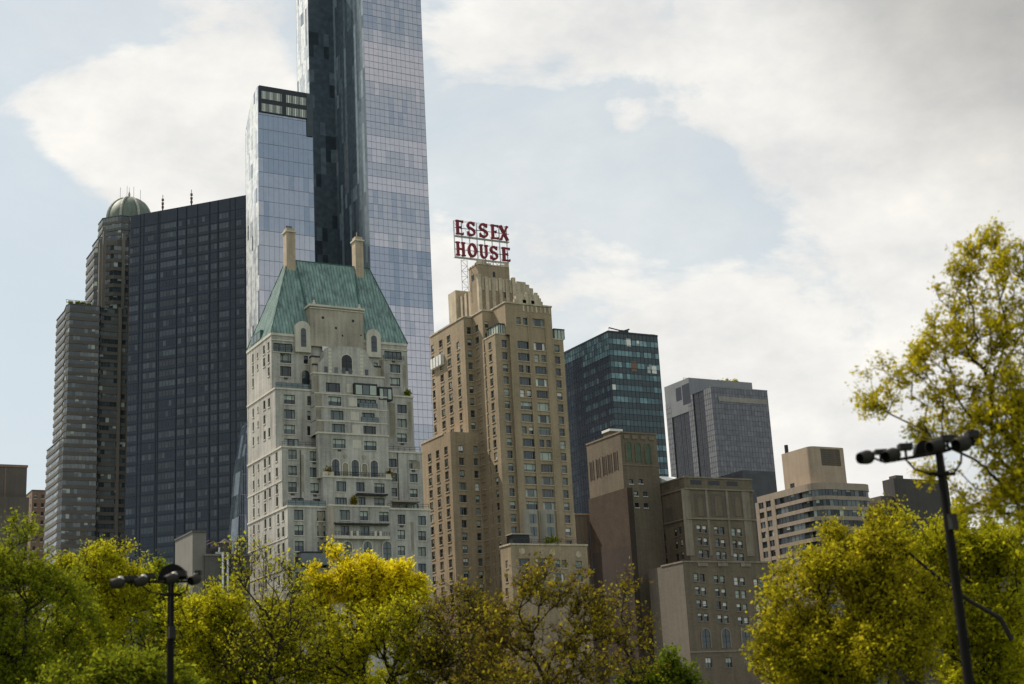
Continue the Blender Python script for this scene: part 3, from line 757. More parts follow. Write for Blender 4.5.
    for xa, xb, yt, yb_, Yq in ((311.5, 319.5, 357, 379, Fp + .6), (373, 380.5, 367, 381, Fp + .4), (313, 318, 365, 381, Fp + .2)):
        m = MB(); m.box((xs(xa, yt, Yq), Yq, zs(xa, yb_, Yq)), (xs(xb, yt, Yq), Yq + 1.2, zs(xa, yt, Yq)), LIME_D); m.box((xs(xa, yt, Yq) - .1, Yq - .1, zs(xa, yt, Yq)), (xs(xb, yt, Yq) + .1, Yq + 1.2, zs(xa, yt, Yq) + .35), DARKMETAL); b.part(m, 'stepped_buttress')
    # skylight box on the left hip, small hatch right
    m = MB(); y0, y1 = P(262, 335, X=Xl + .3).y, P(252.5, 342, X=Xl + .3).y
    m.box((Xl - .1, y0, zE + .2), (Xl + 2.4, y1, zE + 2.6), COPPER_D)
    for k in range(3): t0 = y0 + (y1 - y0) * (k + .12) / 3; t1 = y0 + (y1 - y0) * (k + .88) / 3; m.box((Xl - .13, t0, zE + .6), (Xl - .103, t1, zE + 2.2), G3)
    b.part(m, 'side_dormer', o)
    b.finish()
    return dict(F0=F0, F1=F1, F2=F2, Xl=Xl, Xr=Xr, z0=z0, z1=z1, z2=z2, Yc0=Yc0)


GREENGL = gls('balcony_glass', (.10, .14, .14), .08)
HH = build_hampshire()

# ------------------------------------------------------------------ stepped tan brick hotel with the roof sign
TAN = srf('tan_brick', (.322, .25, .168), .9, 0, .14, .12, .16, .09, course=.06, block=(.9, .4))
TAN_L = srf('pale_cast_stone', (.46, .39, .285), .9, 0, .22, .4, .28, .12)
TAN_T = srf('tan_sill', (.44, .36, .25), .9)
GREYST = srf('grey_stone_bay', (.33, .31, .26), .9, 0, .15, .3, .15, .05)


PALEFR = srf('pale_window_frame', (.22, .22, .20), .5, 0, .1, .5, 0, 0)


def build_essex():
    E0 = 281.0
    X0 = xs(505.7, 320, E0); XR = xs(551.8, 320, E0)
    Ef = E0 + .7
    XL = xs(498, 395, Ef); XRR = xs(566.5, 392, Ef)
    Ea = P(493.5, 330, X=X0).y; Eb0 = P(481, 395, X=XL).y
    X1 = xs(483, 330, Ea); Eb = P(472.7, 330, X=X1).y; X2 = xs(464.7, 345, Eb); Ec = P(431, 360, X=X2).y
    zM = zs(530, 305.5, E0); zW = zs(530, 336.5, E0); zB2 = zs(483, 311, Ea); zB3 = zs(464.5, 317.5, Eb)
    b = Bld('brick_hotel', 'tall stepped tan brick hotel with a red rooftop sign', ((X0 + XR) / 2, E0, 0), 'building', seed=21, blinds=.5, frame=PALEFR, glass=[G1, G2, G2, G3], sill=TAN_T, blindmats=[BLIND, BLIND, BLIND2, WHITEB])
    X0s = xs(*c7(500, 200), E0)
    fc, lc = b.vol(X0s, XR, E0, E0 + 12, 0, zW, TAN, None)
    fu, lu = b.vol(X0, XR, E0, E0 + 12, zW, zM, TAN, TAN_L)
    fl, ll = b.vol(XL, X0s, Ef, E0 + 12, 0, zW, TAN, None)
    fr, lr = b.vol(XR, XRR, Ef, E0 + 14, 0, zW, TAN, None)
    f2, l2 = b.vol(X1, X0, Ea, E0 + 14, 0, zB2, TAN, TAN_L) if Ea < E0 + 12 else (None, None)
    f3, l3 = b.vol(X2, X1, Eb, Ec, 0, zB3, TAN, TAN_L)
    XLm = xs(450.4, 440, Eb - .6); zL = zs(450.4, 431.5, Eb - .6); Ed = P(421.7, 460, X=XLm).y
    fm, lm = b.vol(XLm, XL, Eb - .6, Ed, 0, zL, TAN, None); b.coping.box((XLm - .15, Eb + 3, zL + .003), (XLm + .5, Ed, zL + .4), TAN_L)
    z_a = zs(*c7(465, 68), Ef); z_b = zs(*c8(510, 345), Ef); h = (z_a - z_b) / 15
    rows = [z_a - h * k for k in range(-3, 21)]
    xc = lambda c, x, y, Y: P(*c(x, y), Y=Y).x
    ca, cb = xc(c7, 563, 258, E0), xc(c7, 643, 265, E0); cs, cr_ = xc(c7, 470, 247, Ef), xc(c7, 728, 272, Ef)
    pat = {-2: ('p', 'w'), -1: ('w', 'w'), 0: ('w', 'w'), 1: ('w', 'p'), 2: ('p', 'w'), 3: ('w', 'w'), 4: ('p', 'w'), 5: ('w', 'w'), 6: ('w', 'w'), 7: ('p', 'w'), 8: ('w', 'p'), 9: ('w', 'w')}
    for i, z in enumerate(rows):
        k = i - 3
        if k > -3:
            for X, q in zip((ca, cb), pat.get(k, ('w', 'w'))):
                if 14 <= k <= 16: continue
                for ff in (fc, fu):
                    if q == 'w': ff.winw(X, z - .1, 3.05, 1.85, 'tri')
                    else: ff.winw(X - .9, z - .1, 1.2, 1.75, 'dh'); ff.winw(X + .9, z - .1, 1.2, 1.75, 'dh')
        if k >= 0:
            fl.winw(cs, z, 1.4, 1.8, 'dh'); fr.winw(cr_, z, 1.4, 1.8, 'dh')
            for px, ww in ((494.2, 1.5), (488, 1.15)):
                ll.winw(P(px, 430, X=XL).y, z, ww, 1.75, 'dh')
        if f2 and k >= -2: l2.winw(P(477, 340, X=X1).y, z, 1.8, 1.7, 'two'); f2.winw((X1 + xs(491, 330, Ea)) / 2, z + .2, 1.0, 1.6, 'dh')
        f3.winw((X1 + X2) / 2 + .2, z, 1.15, 1.7, 'dh'); 
        for px in (459.3, 450.2, 442.2, 433.6):
            if k > -2 or px < 452: l3.winw(P(px, 380, X=X2).y, z, 1.9 if px in (450.2, 442.2) else 1.45, 1.85, 'pair' if px in (450.2, 442.2) else 'dh')
        if z < zL - 1.2:
            fm.winw(xs(461.5, 460, Eb - .6), z, 1.9 if k in (12, 13, 11) else 1.3, 1.75, 'two'); fm.winw(xs(476, 460, Eb - .6), z, 1.1, 1.7, 'dh')
            for px in (446.5, 438, 430): lm.winw(P(px, 465, X=XLm).y, z, 1.8, 1.85, 'pair')
    # pilaster strips and ledges
    for x in (513.5, 532.3, 549.5): b.coping.box((xs(x - .55, 400, E0), E0 - .22, 6), (xs(x + .55, 400, E0), E0 - .004, zM - 2.8 if x > 515 else zW), TAN)
    b.coping.box((XL - .1, Ef - .1, zW + .004), (X0 - .003, Ea - .003, zW + .3), TAN_L); b.coping.box((XR, Ef - .1, zW), (XRR + .1, E0 + 13, zW + .3), TAN_L)
    # glazed penthouse rooms on the ledges
    for (xa, xb, ya, yb_, Y, dp) in ((498.5, 505.4, 327.5, 334.5, Ef + .1, 6.0), (554.3, 564.3, 333, 342, Ef + .1, 8)):
        a, c = xs(xa, 335, Y), xs(xb, 335, Y); zt = zs((xa + xb) / 2, ya, Y); zb = zW + .3
        if zt < zb + 1.6: zt = zb + 2.2
        m = MB(); m.box((a, Y, zb), (c, Y + dp, zt), BLIND); m.box((a - .15, Y - .15, zt), (c + .1, Y + dp, zt + .25), DARKMETAL); o = b.part(m, 'glazed_penthouse')
        fr_ = MB()
        for k in range(4): x = a + (c - a) * k / 3; fr_.box((x - .07, Y - .05, zb), (x + .07, Y - .003, zt), DARKMETAL)
        for k in range(6): y = Y + dp * k / 5; fr_.box((a - .05, y - .07, zb), (a - .003, y + .07, zt), DARKMETAL)
        b.part(fr_, 'glazing_bars', o)
    # corner setback conservatory far left and small rooms on ledges
    m = MB(); y0, y1 = P(441, 357, X=X2 - .8).y, P(430, 364, X=X2 - .8).y; z = zs(441, 356, Eb + 10)
    zz = P(436, 362, X=X2 - .8).z
    m.box((X2 - .8, y0, zz - 1.2), (X2 - .005, y1, zz + 1.3), WHITEB)
    for k in range(5): y = y0 + (y1 - y0) * k / 4; m.box((X2 - .84, y - .08, zz - 1.3), (X2 - .802, y + .08, zz + 1.35), DARKMETAL)
    b.part(m, 'glazed_loggia')
    # stepped crenellated finials on the parapet of the front block
    m = MB()
    for x in (520, 528.2, 536.6):
        c = xs(x, 300, E0)
        for wv, zt in ((1.55, .9), (1.15, 1.7), (.75, 2.4), (.38, 3.0)): m.box((c - wv, E0 - .12 + .1 * (1.6 - wv), zM + .3), (c + wv, E0 + .55, zM + .3 + zt), TAN_L)
    for k in range(7): x = X0 + 4.6 + k * 1.15; m.box((x, E0 - .12, zM - 1.6), (x + .45, E0 - .004, zM - .2), TAN_L)
    b.part(m, 'parapet_finials')
    # crown: stepped mechanical tower
    cr = MB()
    T1y, T2y, T3y, T4y = Eb + 2.0, Eb, Eb + 2.6, Eb + 3.4
    zl = zM - 1
    t1x0, t1x1 = xs(478.3, 275, T1y), xs(509.5, 275, T1y); t1z = zs(494, 266, T1y)
    t1b = P(468.8, 275, X=t1x0).y
    cr.box((t1x0, T1y, zl), (t1x1, t1b, t1z), TAN)
    for i in range(7):   # rounded scallops along the top
        x = t1x0 + (t1x1 - t1x0) * (i + .5) / 7; hgt = [1.3, 1.0, .5, .25, .3, .6, .9][i]; cr.box((x - .55, T1y - .1, t1z), (x + .55, T1y + .8, t1z + hgt), TAN_L)
    for i in range(4): y = T1y + (t1b - T1y) * (i + .5) / 4; cr.box((t1x0 - .1, y - .8, t1z), (t1x0 + .7, y + .8, t1z + .4 + .3 * (i == 0)), TAN_L)
    t2x0, t2x1 = xs(479.5, 290, T2y), xs(513.7, 290, T2y); t2z = zs(496, 279.5, T2y)
    cr.box((t2x0, T2y, zl), (t2x1, T1y + 3, t2z), TAN)
    for i in range(6):
        x = t2x0 + (t2x1 - t2x0) * i / 5; cr.box((x - .42, T2y - .35, zl), (x + .42, T2y + .5, t2z + (.9 if i in (0, 5) else .35)), TAN_L)
        if i < 5: x2 = x + (t2x1 - t2x0) / 10; cr.box((x2 - .32, T2y - .15, t2z - 3.0), (x2 + .32, T2y - .003, t2z + .2), TAN_L)
    t3b = P(452.5, 300, X=xs(477, 300, T3y)).y; t3z = zs(477, 288.5, T3y); t3x = xs(477, 300, T3y)
    cr.box((t3x, T3y, zB3 - 3), (t3x + 5, t3b, t3z), TAN)
    for i in range(6):
        y = T3y + (t3b - T3y) * (i + .3) / 6; cr.box((t3x - .25, y, zB3 - 3), (t3x - .003, y + 1.0, t3z + .3), TAN_L)
    yb5 = P(451.5, 310, X=t3x - .8).y; cr.box((t3x - .8, yb5 - 2.6, zB3 - 4), (t3x + 3, yb5 + 1.5, zs(455, 293.5, yb5)), TAN_L)
    t4x0, t4x1 = xs(516, 290, T4y), xs(529.5, 290, T4y); cr.box((t4x0, T4y, zl), (t4x1, T4y + 8, zs(522, 284, T4y)), TAN_L)
    cr.box((xs(518, 285, T4y), T4y + .6, zl), (xs(527, 285, T4y), T4y + 7, zs(522, 281, T4y)), TAN_L); cr.box((t4x1 - .1, T4y + .8, zl), (t4x1 + 1.5, T4y + 8, zs(530, 287, T4y)), TAN_L)
    b.part(cr, 'stepped_crown')
    for x, y, YY in ((494, 274.5, T1y), (493.5, 294.5, T2y), (505.5, 295, T2y)): wn = MB(); wn.box((xs(x - 1.2, y, YY), YY - .03, zs(x, y + 2.8, YY)), (xs(x + 1.2, y, YY), YY - .004, zs(x, y - 2.6, YY)), G4); b.part(wn, 'crown_opening')
    yk = P(472.8, 278, X=t1x0).y; wn = MB(); wn.box((t1x0 - .03, yk - .7, P(472.8, 281, X=t1x0).z), (t1x0 - .004, yk + .7, P(472.8, 275, X=t1x0).z), G4)
    b.part(wn, 'crown_opening')
    # paired grey stone bays low on the front
    for xa, xb in ((526.3, 540.8), (543.2, 558)):
        Yb_ = E0 - 1.3; a, c = xs(xa, 525, Yb_), xs(xb, 525, Yb_); zt, zb = zs((xa + xb) / 2, 509.5, Yb_), zs((xa + xb) / 2, 543, Yb_)
        b.wall.poly([(a + .8, Yb_, zt), (c - .8, Yb_, zt), (c, E0, zt), (a, E0, zt)], GREYST)
        for p, q in (((a, E0), (a + .8, Yb_)), ((a + .8, Yb_), (c - .8, Yb_)), ((c - .8, Yb_), (c, E0))): b.wall.poly([(*p, zb), (*q, zb), (*q, zt), (*p, zt)], GREYST)
        for yy in (517.5, 530.5):
            m = MB(); zc = zs((xa + xb) / 2, yy + 1, Yb_)
            m.box((a + 1.0, Yb_ - .05, zc - 1), (c - 1.0, Yb_ - .004, zc + 1), G3); m.box(((a + c) / 2 - .08, Yb_ - .09, zc - 1), ((a + c) / 2 + .08, Yb_ - .052, zc + 1), FRAME); o = b.part(m, 'window')
    # low wing in front with its roof terrace
    Yn = E0 - 5; a, c = xs(511.8, 570, Yn), xs(588.5, 570, Yn); zt = zs(550, 545.5, Yn)
    f, l = b.vol(a, c, Yn, E0 - .01, 0, zt, TAN, TAN_L)
    for x, y, w_, kd in ((524.5, 562.5, 11, 'tri'), (542.3, 562.3, 13, 'tri'), (557.7, 563.7, 5, 'dh'), (564.3, 563.9, 5, 'dh'), (579, 565, 6, 'dh'), (524.6, 576, 6.5, 'dh'), (543, 577, 6, 'dh'), (559, 577.5, 11, 'tri'), (580, 578, 6, 'dh'),
                         (525, 587.5, 6.5, 'dh'), (543, 589, 6, 'dh'), (562, 590, 8, 'two'), (581, 592, 6, 'dh')): f.win(x, y, w_, 8, kd)
    for x in (506.8,):
        for y in (564.5, 578, 592): l.win(x, y, 2.6, 8, 'dh')
    for x, y in ((522, 551), (552, 552.5), (578.5, 554.2)):
        X, z = xs(x, y, Yn), zs(x, y, Yn); m = MB(); m.box((X - .7, Yn - .06, z - .5), (X + .7, Yn - .003, z + .5), TAN_L); m.box((X - .35, Yn - .1, z - .7), (X + .35, Yn - .062, z + .7), TAN_L); b.part(m, 'carved_panel')
    railing(b, a + .3, c - .2, Yn + .3, zt + .38, RAILM, 1.0, 1.6)
    m = MB(); m.box((xs(512.5, 540, Yn + 1), Yn + .8, zt + .1), (xs(529, 540, Yn + 1), Yn + 3.6, zt + .38 + 2.0), DARKMETAL); m.box((xs(511, 540, Yn + 1), Yn + .5, zt + 2.4), (xs(531, 540, Yn + 1), Yn + 4, zt + 2.65), GREYST); b.part(m, 'terrace_canopy')
    b.finish()
    return dict(E0=E0, T1y=T1y, t1x0=t1x0, t1x1=t1x1, t1z=t1z, t3z=t3z, zM=zM, Xmid=(X0 + XR) / 2, Yn=Yn, zt=zt)


EH = build_essex()

# the sign on the roof: two rows of red letters on a lattice
REDL = srf('red_letter_paint', (.21, .022, .034), .6, 0, .1, .6, .1, .04); LATT = srf('pale_lattice_steel', (.50, .55, .54), .6, .2, .1, 1, .05, .05)


def ribbon(mb, pts, t, y0, y1, m, T, closed=False):
    n = len(pts); L_, R2 = [], []
    for i in range(n):
        a = Vector(pts[i - 1]) if (i or closed) else None; p = Vector(pts[i]); c = Vector(pts[(i + 1) % n]) if (i < n - 1 or closed) else None
        d = ((p - a).normalized() if a is not None else Vector((0, 0))) + ((c - p).normalized() if c is not None else Vector((0, 0))); d.normalize()
        nn = Vector((-d.y, d.x)) * t / 2; L_.append(T(p + nn)); R2.append(T(p - nn))
    for i in range(n if closed else n - 1):
        j = (i + 1) % n
        a, c, e, f = L_[i], L_[j], R2[j], R2[i]
        mb.poly([(f[0], y0, f[1]), (e[0], y0, e[1]), (c[0], y0, c[1]), (a[0], y0, a[1])], m); mb.poly([(a[0], y1, a[1]), (c[0], y1, c[1]), (e[0], y1, e[1]), (f[0], y1, f[1])], m)
        mb.poly([(a[0], y0, a[1]), (c[0], y0, c[1]), (c[0], y1, c[1]), (a[0], y1, a[1])], m); mb.poly([(e[0], y0, e[1]), (f[0], y0, f[1]), (f[0], y1, f[1]), (e[0], y1, e[1])], m)
    if not closed:
        for i in (0, n - 1): a, f = L_[i], R2[i]; mb.poly([(a[0], y0, a[1]), (f[0], y0, f[1]), (f[0], y1, f[1]), (a[0], y1, a[1])], m)


def letter(ch, x0, x1, z0, z1, Y, m):
    mb = MB(); w, h = x1 - x0, z1 - z0; T = lambda p: (x0 + p[0] * w, z0 + p[1] * h)
    T2 = lambda p: (x0 + p[0] * w / 1, z0 + p[1] * h)
    t = .24; q = [Y]
    def st(pts, tt=t, closed=False):
        q[0] += .006                                          # each stroke a few millimetres behind the last
        asp = h / w
        # strokes drawn in a square space so that widths stay even
        ribbon(mb, [(p[0], p[1] * asp) for p in pts], tt, q[0], Y + .55, m, lambda p: (x0 + p[0] * w, z0 + p[1] * w), closed)
    ar = lambda cx, cy, rx, ry, a, b_, n=12: [(cx + rx * math.cos(rad(a + (b_ - a) * i / n)), cy + ry * math.sin(rad(a + (b_ - a) * i / n))) for i in range(n + 1)]
    s = .13
    if ch == 'E':
        st([(.24, 0), (.24, 1)], .32); st([(0, .06), (1, .06)], .17); st([(0, .94), (1, .94)], .17); st([(.22, .52), (.72, .52)], .15)
        st([(.95, .0), (.95, .17)], .1); st([(.95, 1), (.95, .83)], .1); st([(.7, .43), (.7, .61)], .1)
    elif ch == 'H':
        for x in (.2, .8): st([(x, 0), (x, 1)], .25); st([(x - .22, .05), (x + .22, .05)], .13); st([(x - .22, .95), (x + .22, .95)], .13)
        st([(.2, .5), (.8, .5)], .17)
    elif ch == 'X':
        st([(.12, 0), (.88, 1)], .2); st([(.12, 1), (.88, 0)], .26)
        for x in (.16, .84):
            for z in (.05, .95): st([(x - .15, z), (x + .15, z)], .13)
    elif ch == 'O': st(ar(.5, .5, .38, .43, 0, 360, 28)[:-1], .25, True)
    elif ch == 'U':
        st([(.2, 1), (.2, .34)] + ar(.5, .34, .3, .27, 180, 360, 12)[1:] + [(.8, 1)], .22)
        for x in (.2, .8): st([(x - .2, .95), (x + .2, .95)], .13)
    elif ch == 'S':
        st(ar(.5, .73, .36, .2, 20, 270, 14) + ar(.5, .28, .38, .22, 90, -160, 14)[1:], .22); st([(.86, .72), (.86, .98)], .12); st([(.13, .02), (.13, .3)], .12)
    return mb


def build_sign():
    Y = EH['T1y'] + 1.5
    sgn = thing('rooftop_sign', (xs(482, 250, Y), Y, EH['t1z']), 'two rows of big red letters reading ESSEX HOUSE on a steel lattice', 'sign')
    base = (xs(482, 250, Y), Y, EH['t1z']); e3 = crop(440, 210, 90 / 1024)
    zt1, zb1 = zs(*e3(220, 117), Y), zs(*e3(220, 280), Y); zt2, zb2 = zs(*e3(230, 364), Y), zs(*e3(230, 522), Y)
    fr = MB()
    for word, zt, zb, ex, yy in (('ESSEX', zt1, zb1, ((180, 265), (303, 402), (443, 545), (580, 664), (676, 778)), 230), ('HOUSE', zt2, zb2, ((185, 287), (318, 418), (452, 548), (566, 660), (708, 796)), 480)):
        for ch, (a, c) in zip(word, ex):
            sl_ = .13 * (a - 180)
            x0, x1 = xs(*e3(a, yy + sl_), Y), xs(*e3(c, yy + sl_), Y)
            o = letter(ch, x0, x1, zb, zt, Y - .3, REDL).build('letter', sgn, off=base)
        xl, xr = xs(*e3(178, yy), Y), xs(*e3(780, yy + 75), Y)
        for z in (zb - .15, (zb + zt) / 2, ): fr.box((xl, Y + .32, z - .07), (xr + .3, Y + .44, z + .07), DARKMETAL)
        fr.box((xl, Y + .33, zt + .05), (xr + .3, Y + .40, zt + .12), LATT)
        fr.box((xl, Y + .2, zb - .3), (xr + .3, Y + 1.2, zb - .22), LATT)
    xl, xr = xs(*e3(180, 400), Y), xs(*e3(780, 470), Y); zb = EH['t1z'] + .1
    n = 7; zl = EH['t3z']
    for i in range(n + 1):
        x = xl + (xr - xl) * i / n
        if x > EH['t1x1']: z_ = zb2 - .3
        else: z_ = zb if x > EH['t1x0'] else zb2 - .3
        for dy in (.45, .8): fr.bar((x, Y + dy, z_), (x, Y + dy, zt1), .07, LATT, 4)
        for z in (zb2, zt2, zb1, zt1): fr.bar((x, Y + .45, z), (x, Y + .8, z), .05, LATT, 4)
        fr.bar((x, Y + .45, zb2), (x, Y + .8, zt2), .045, LATT, 4); fr.bar((x, Y + .45, zb1), (x, Y + .8, zt1), .045, LATT, 4)
        if i < n:
            x2 = xl + (xr - xl) * (i + 1) / n
            if EH['t1x0'] < x and x2 <= EH['t1x1']: fr.bar((x, Y + .45, zb), (x2, Y + .45, zb2), .06, LATT, 4); fr.bar((x2, Y + .45, zb), (x, Y + .45, zb2), .06, LATT, 4)
            for z in (zb2, zt2, zb1, zt1): fr.bar((x, Y + .8, z), (x2, Y + .8, z), .05, LATT, 4)
            fr.bar((x, Y + .8, zb2), (x2, Y + .8, zt2), .04, LATT, 4); fr.bar((x2, Y + .8, zb1), (x, Y + .8, zt1), .04, LATT, 4)
    # braced leg standing outside the mechanical tower on the lower roof
    px = [P(461.5, 270, Y=Y + 3), P(467.5, 270, Y=Y + 3)]
    for q in px: fr.bar((q.x, Y + 3, zl), (q.x, Y + 3, zb2 + .2), .08, LATT, 5)
    nn = 6
    for i in range(nn):
        za, zc = zl + (zb2 - zl) * i / nn, zl + (zb2 - zl) * (i + 1) / nn
        fr.bar((px[i % 2].x, Y + 3, za), (px[1 - i % 2].x, Y + 3, zc), .055, LATT, 4); fr.bar((px[0].x, Y + 3, zc), (px[1].x, Y + 3, zc), .045, LATT, 4)
    fr.bar((px[0].x, Y + 3, zb2 - .2), (xl + 3, Y + .45, zb2 - .2), .07, LATT, 4)
    fr.build('lattice_frame', sgn, off=base)


build_sign()
# ------------------------------------------------------------------ tall glass tower with the lower glass slab in front
GL_LAV = gls('glass_lavender', (.42, .42, .455), .06, .85, wob=.012, nv=.05); GL_LAV2 = gls('glass_pale_lavender', (.53, .50, .53), .06, .85, wob=.012, nv=.05); GL_BLU = gls('glass_blue', (.335, .36, .42), .06, .85, wob=.012, nv=.05); GL_BLU2 = gls('glass_steel_blue', (.26, .30, .365), .06, .85, wob=.012, nv=.05)  # blue to lavender tints hold the reflected sky and cloud
GL_DK = gls('glass_charcoal', (.03, .042, .054), .12, 0, 1.35); GL_DK2 = gls('glass_slate', (.10, .135, .165), .15, 0, 1.45); GL_DK3 = gls('glass_ink', (.042, .056, .07), .1, 0, 1.4)
GL_PALE = gls('glass_sunlit_pale', (.92, .90, .84), .35, .7); GL_PALE2 = gls('glass_grey_panel', (.64, .65, .64), .3, .7); GL_PALE3 = gls('glass_dim_panel', (.24, .27, .29), .2, .5)
MUL = srf('mullion_blue_grey', (.22, .24, .29), .4, .4, .1, 1, 0, 0); MUL_D = srf('mullion_dark', (.03, .035, .042), .4, .3, .1, 1, 0, 0)


def ch_sky(r, st, key, k, nf, t, bias=0.0):
    """coated glass: reflected cloud bands and bluer upper sky put into the pane tints"""
    h = k / nf
    q = st.setdefault(('row', key[0], k), r.gauss(0, .10)) + st.setdefault(('big', key[0], k // 4), r.gauss(0, .17)) + st.setdefault(('col', key[0], key[1]), r.gauss(0, .05))
    v = .55 - .45 * max(0, h - .35) + q + bias + r.gauss(0, .045)
    if r.random() < .0010: return GL_DK2
    return GL_BLU2 if v < .24 else GL_BLU if v < .42 else GL_LAV if v < .68 else GL_LAV2


def ch_front(r, st, key, k, nf, t): return ch_sky(r, st, key, k, nf, t, .06)


def ch_slab(r, st, key, k, nf, t): return ch_sky(r, st, key, k, nf, t, -.10)


ST_A = gls('strip_glass_a', (.062, .086, .105), .15, 0, 1.4); ST_B = gls('strip_glass_b', (.105, .14, .165), .15, 0, 1.4); ST_C = gls('strip_glass_c', (.19, .245, .28), .15, 0, 1.45)


def ch_strip(r, st, key, k, nf, t): return r.choices([ST_A, ST_B, GL_DK], [.7, .1, .2])[0]


def ch_pixel(r, st, key, k, nf, t):
    c = st.get(key)
    if c is None or r.random() < .32: c = r.choices([ST_A, ST_C, ST_B, GL_PALE3], [.46, .26, .26, .02])[0]
    st[key] = c; return c


def ch_dark(r, st, key, k, nf, t): return r.choices([GL_DK, GL_DK3, GL_DK2], [.6, .34, .06])[0]


def ch_sunlit(r, st, key, k, nf, t):
    c = st.get(key)  # left faces made paler: sun glare put into the panel colour
    if c is None or r.random() < .5: c = r.choices([GL_PALE, GL_PALE2, GL_PALE3], [.55, .3, .15])[0]
    st[key] = c; return c


def build_glass_tower():
    Y0 = 445.0; XF, XR = xs(368.5, 200, Y0), xs(428.5, 200, Y0); Y1 = P(336, 150, X=XF).y; XB = xs(309.5, 100, Y1); Y2 = P(297, 60, X=XB).y
    b = Bld('glass_tower', 'very tall blue glass tower with a dark pixelated flank, cut off by the picture top', ((XF + XR) / 2, Y0, 0), 'skyscraper', seed=31)
    H = 290
    pl = [(XF, Y0), (XR, Y0), (XR, Y2), (XB, Y2), (XB, Y1), (XF, Y1)]
    E = [(pl[0], pl[1], 1.75, ch_front), (pl[1], pl[2], 2.4, ch_slab), (pl[2], pl[3], 3, ch_dark), (pl[3], pl[4], 1.6, ch_sunlit, False), (pl[4], pl[5], 2.0, ch_strip, False), (pl[5], pl[0], 2.0, ch_pixel, False)]
    curtain(b, E, 0, H, 5.3, barm=MUL, seed=4, amp=.006, bar=.07, hbar=.14)
    m = MB(); m.poly([(*p, H) for p in pl], MUL_D)
    for k in range(int(H / 5.3)):                                 # intermediate storey lines
        z = 5.3 * (k + .5) * (H / 5.3) / round(H / 5.3); m.box((XF, Y0 - .05, z - .06), (XR, Y0 - .022, z + .06), MUL)
    b.part(m, 'storey_lines')
    # lower slab
    Ys = 440.0; XL, XE = xs(258.3, 150, Ys), xs(313, 150, Ys); Yk = P(246, 200, X=XL).y
    zt = zs(258.5, 86, Ys); zk = P(246, 132, X=XL).z
    pl = [(XL, Ys), (XE, Ys), (XE, Yk), (XL, Yk)]
    cv = lambda t: zk + (zt - zk) * (math.sin(t * math.pi / 2) ** .8 if t > 0 else 0)
    def zf(ei, t): return zt if ei == 0 else (cv(1 - t) if ei == 1 else (zk if ei == 2 else cv(t)))
    curtain(b, [(pl[0], pl[1], 1.75, ch_slab), (pl[1], pl[2], 2.2, ch_dark), (pl[2], pl[3], 3, ch_dark), (pl[3], pl[0], 1.45, ch_sunlit, False)], 0, zt, 5.3, barm=MUL, seed=9, amp=.007, zfun=zf, bar=.07, hbar=.14)
    m = MB()
    for i in range(8):
        t0, t1 = i / 8, (i + 1) / 8; ya, yb = Yk + (Ys - Yk) * t0, Yk + (Ys - Yk) * t1
        m.poly([(XL, yb, cv(t1)), (XE, yb, cv(t1)), (XE, ya, cv(t0)), (XL, ya, cv(t0))], MUL)
    b.part(m, 'curved_roof')
    m = MB(); zlo = zs(285, 116, Ys); m.box((XL + .3, Ys - .35, zlo), (XE, Ys - .12, zt + .2), MUL_D); lv = b.part(m, 'louver_frame')
    hh = (zt - zlo)
    for i in range(2):
        for j in range(2):
            a = XL + 1.2 + i * (XE - XL - 2) / 2; c = a + (XE - XL) * .38; z0 = zlo + .35 + j * hh * .48; z1 = z0 + hh * .30
            m = MB(); n = 12
            for q in range(n):
                x = a + (c - a) * q / n; m.box((x, Ys - .42, z0), (x + (c - a) / n * .68, Ys - .353, z1), r_pick(q))
            b.part(m, 'louver_window', lv)
    m = MB(); m.box((XE - 2.2, Ys - .5, zs(312, 137, Ys)), (XE, Ys - .36, zt), GL_DK3); b.part(m, 'service_recess')
    # low curved glass wing beside the limestone house
    Yp = 425.0; xa, xb = xs(234.5, 470, Yp), xs(262, 470, Yp); z1 = zs(247, 414, Yp)
    sh = [(0, .45), (.03, .52), (.12, .66), (.3, .84), (.55, .97), (.8, 1.0), (1, 1.0)]
    g = random.Random(8)
    m = MB(); n = 14; rows_ = 16
    def top(t):
        for (t0, v0), (t1, v1) in zip(sh, sh[1:]):
            if t <= t1: return (v0 + (v1 - v0) * (t - t0) / (t1 - t0)) * z1
        return z1
    for i in range(n):
        t0, t1 = i / n, (i + 1) / n; x0, x1 = xa + (xb - xa) * t0, xa + (xb - xa) * t1; last = None
        for k in range(rows_):
            a, c = z1 * k / rows_, z1 * (k + 1) / rows_
            p = [(x0, Yp, min(a, top(t0))), (x1, Yp, min(a, top(t1))), (x1, Yp, min(c, top(t1))), (x0, Yp, min(c, top(t0)))]
            if p[2][2] - p[1][2] < .05: continue
            if last is None or g.random() < .5: last = g.choices([GL_DK2, GL_DK3, GL_DK, GL_PALE3], [.25, .4, .3, .05])[0]
            jit_panel(m, p, g, .02, last)
        for q in range(4):
            for (u0, v0, u1, v1) in ([(x0, top(t0), x1, top(t1))] if i else [(x0, z1 * .0, x0, z1 * .11), (x0, z1 * .11, x0, z1 * .22), (x0, z1 * .22, x0, z1 * .33), (x0, z1 * .33, x0 + .2, z1 * .45), (x0 + .2, z1 * .45, x1, top(t1))]):
                jit_panel(m, [(u0, Yp + 2.2 * (q + 1), v0), (u0, Yp + 2.2 * q, v0), (u1, Yp + 2.2 * q, v1), (u1, Yp + 2.2 * (q + 1), v1)], g, .02, g.choice([GL_DK3, GL_DK, GL_DK3, GL_DK2]))
    m.poly([(xa, Yp, 0), (xa, Yp + 8.8, 0), (xb, Yp + 8.8, 0), (xb, Yp, 0)], GL_DK)
    b.part(m, 'curved_podium_wing')
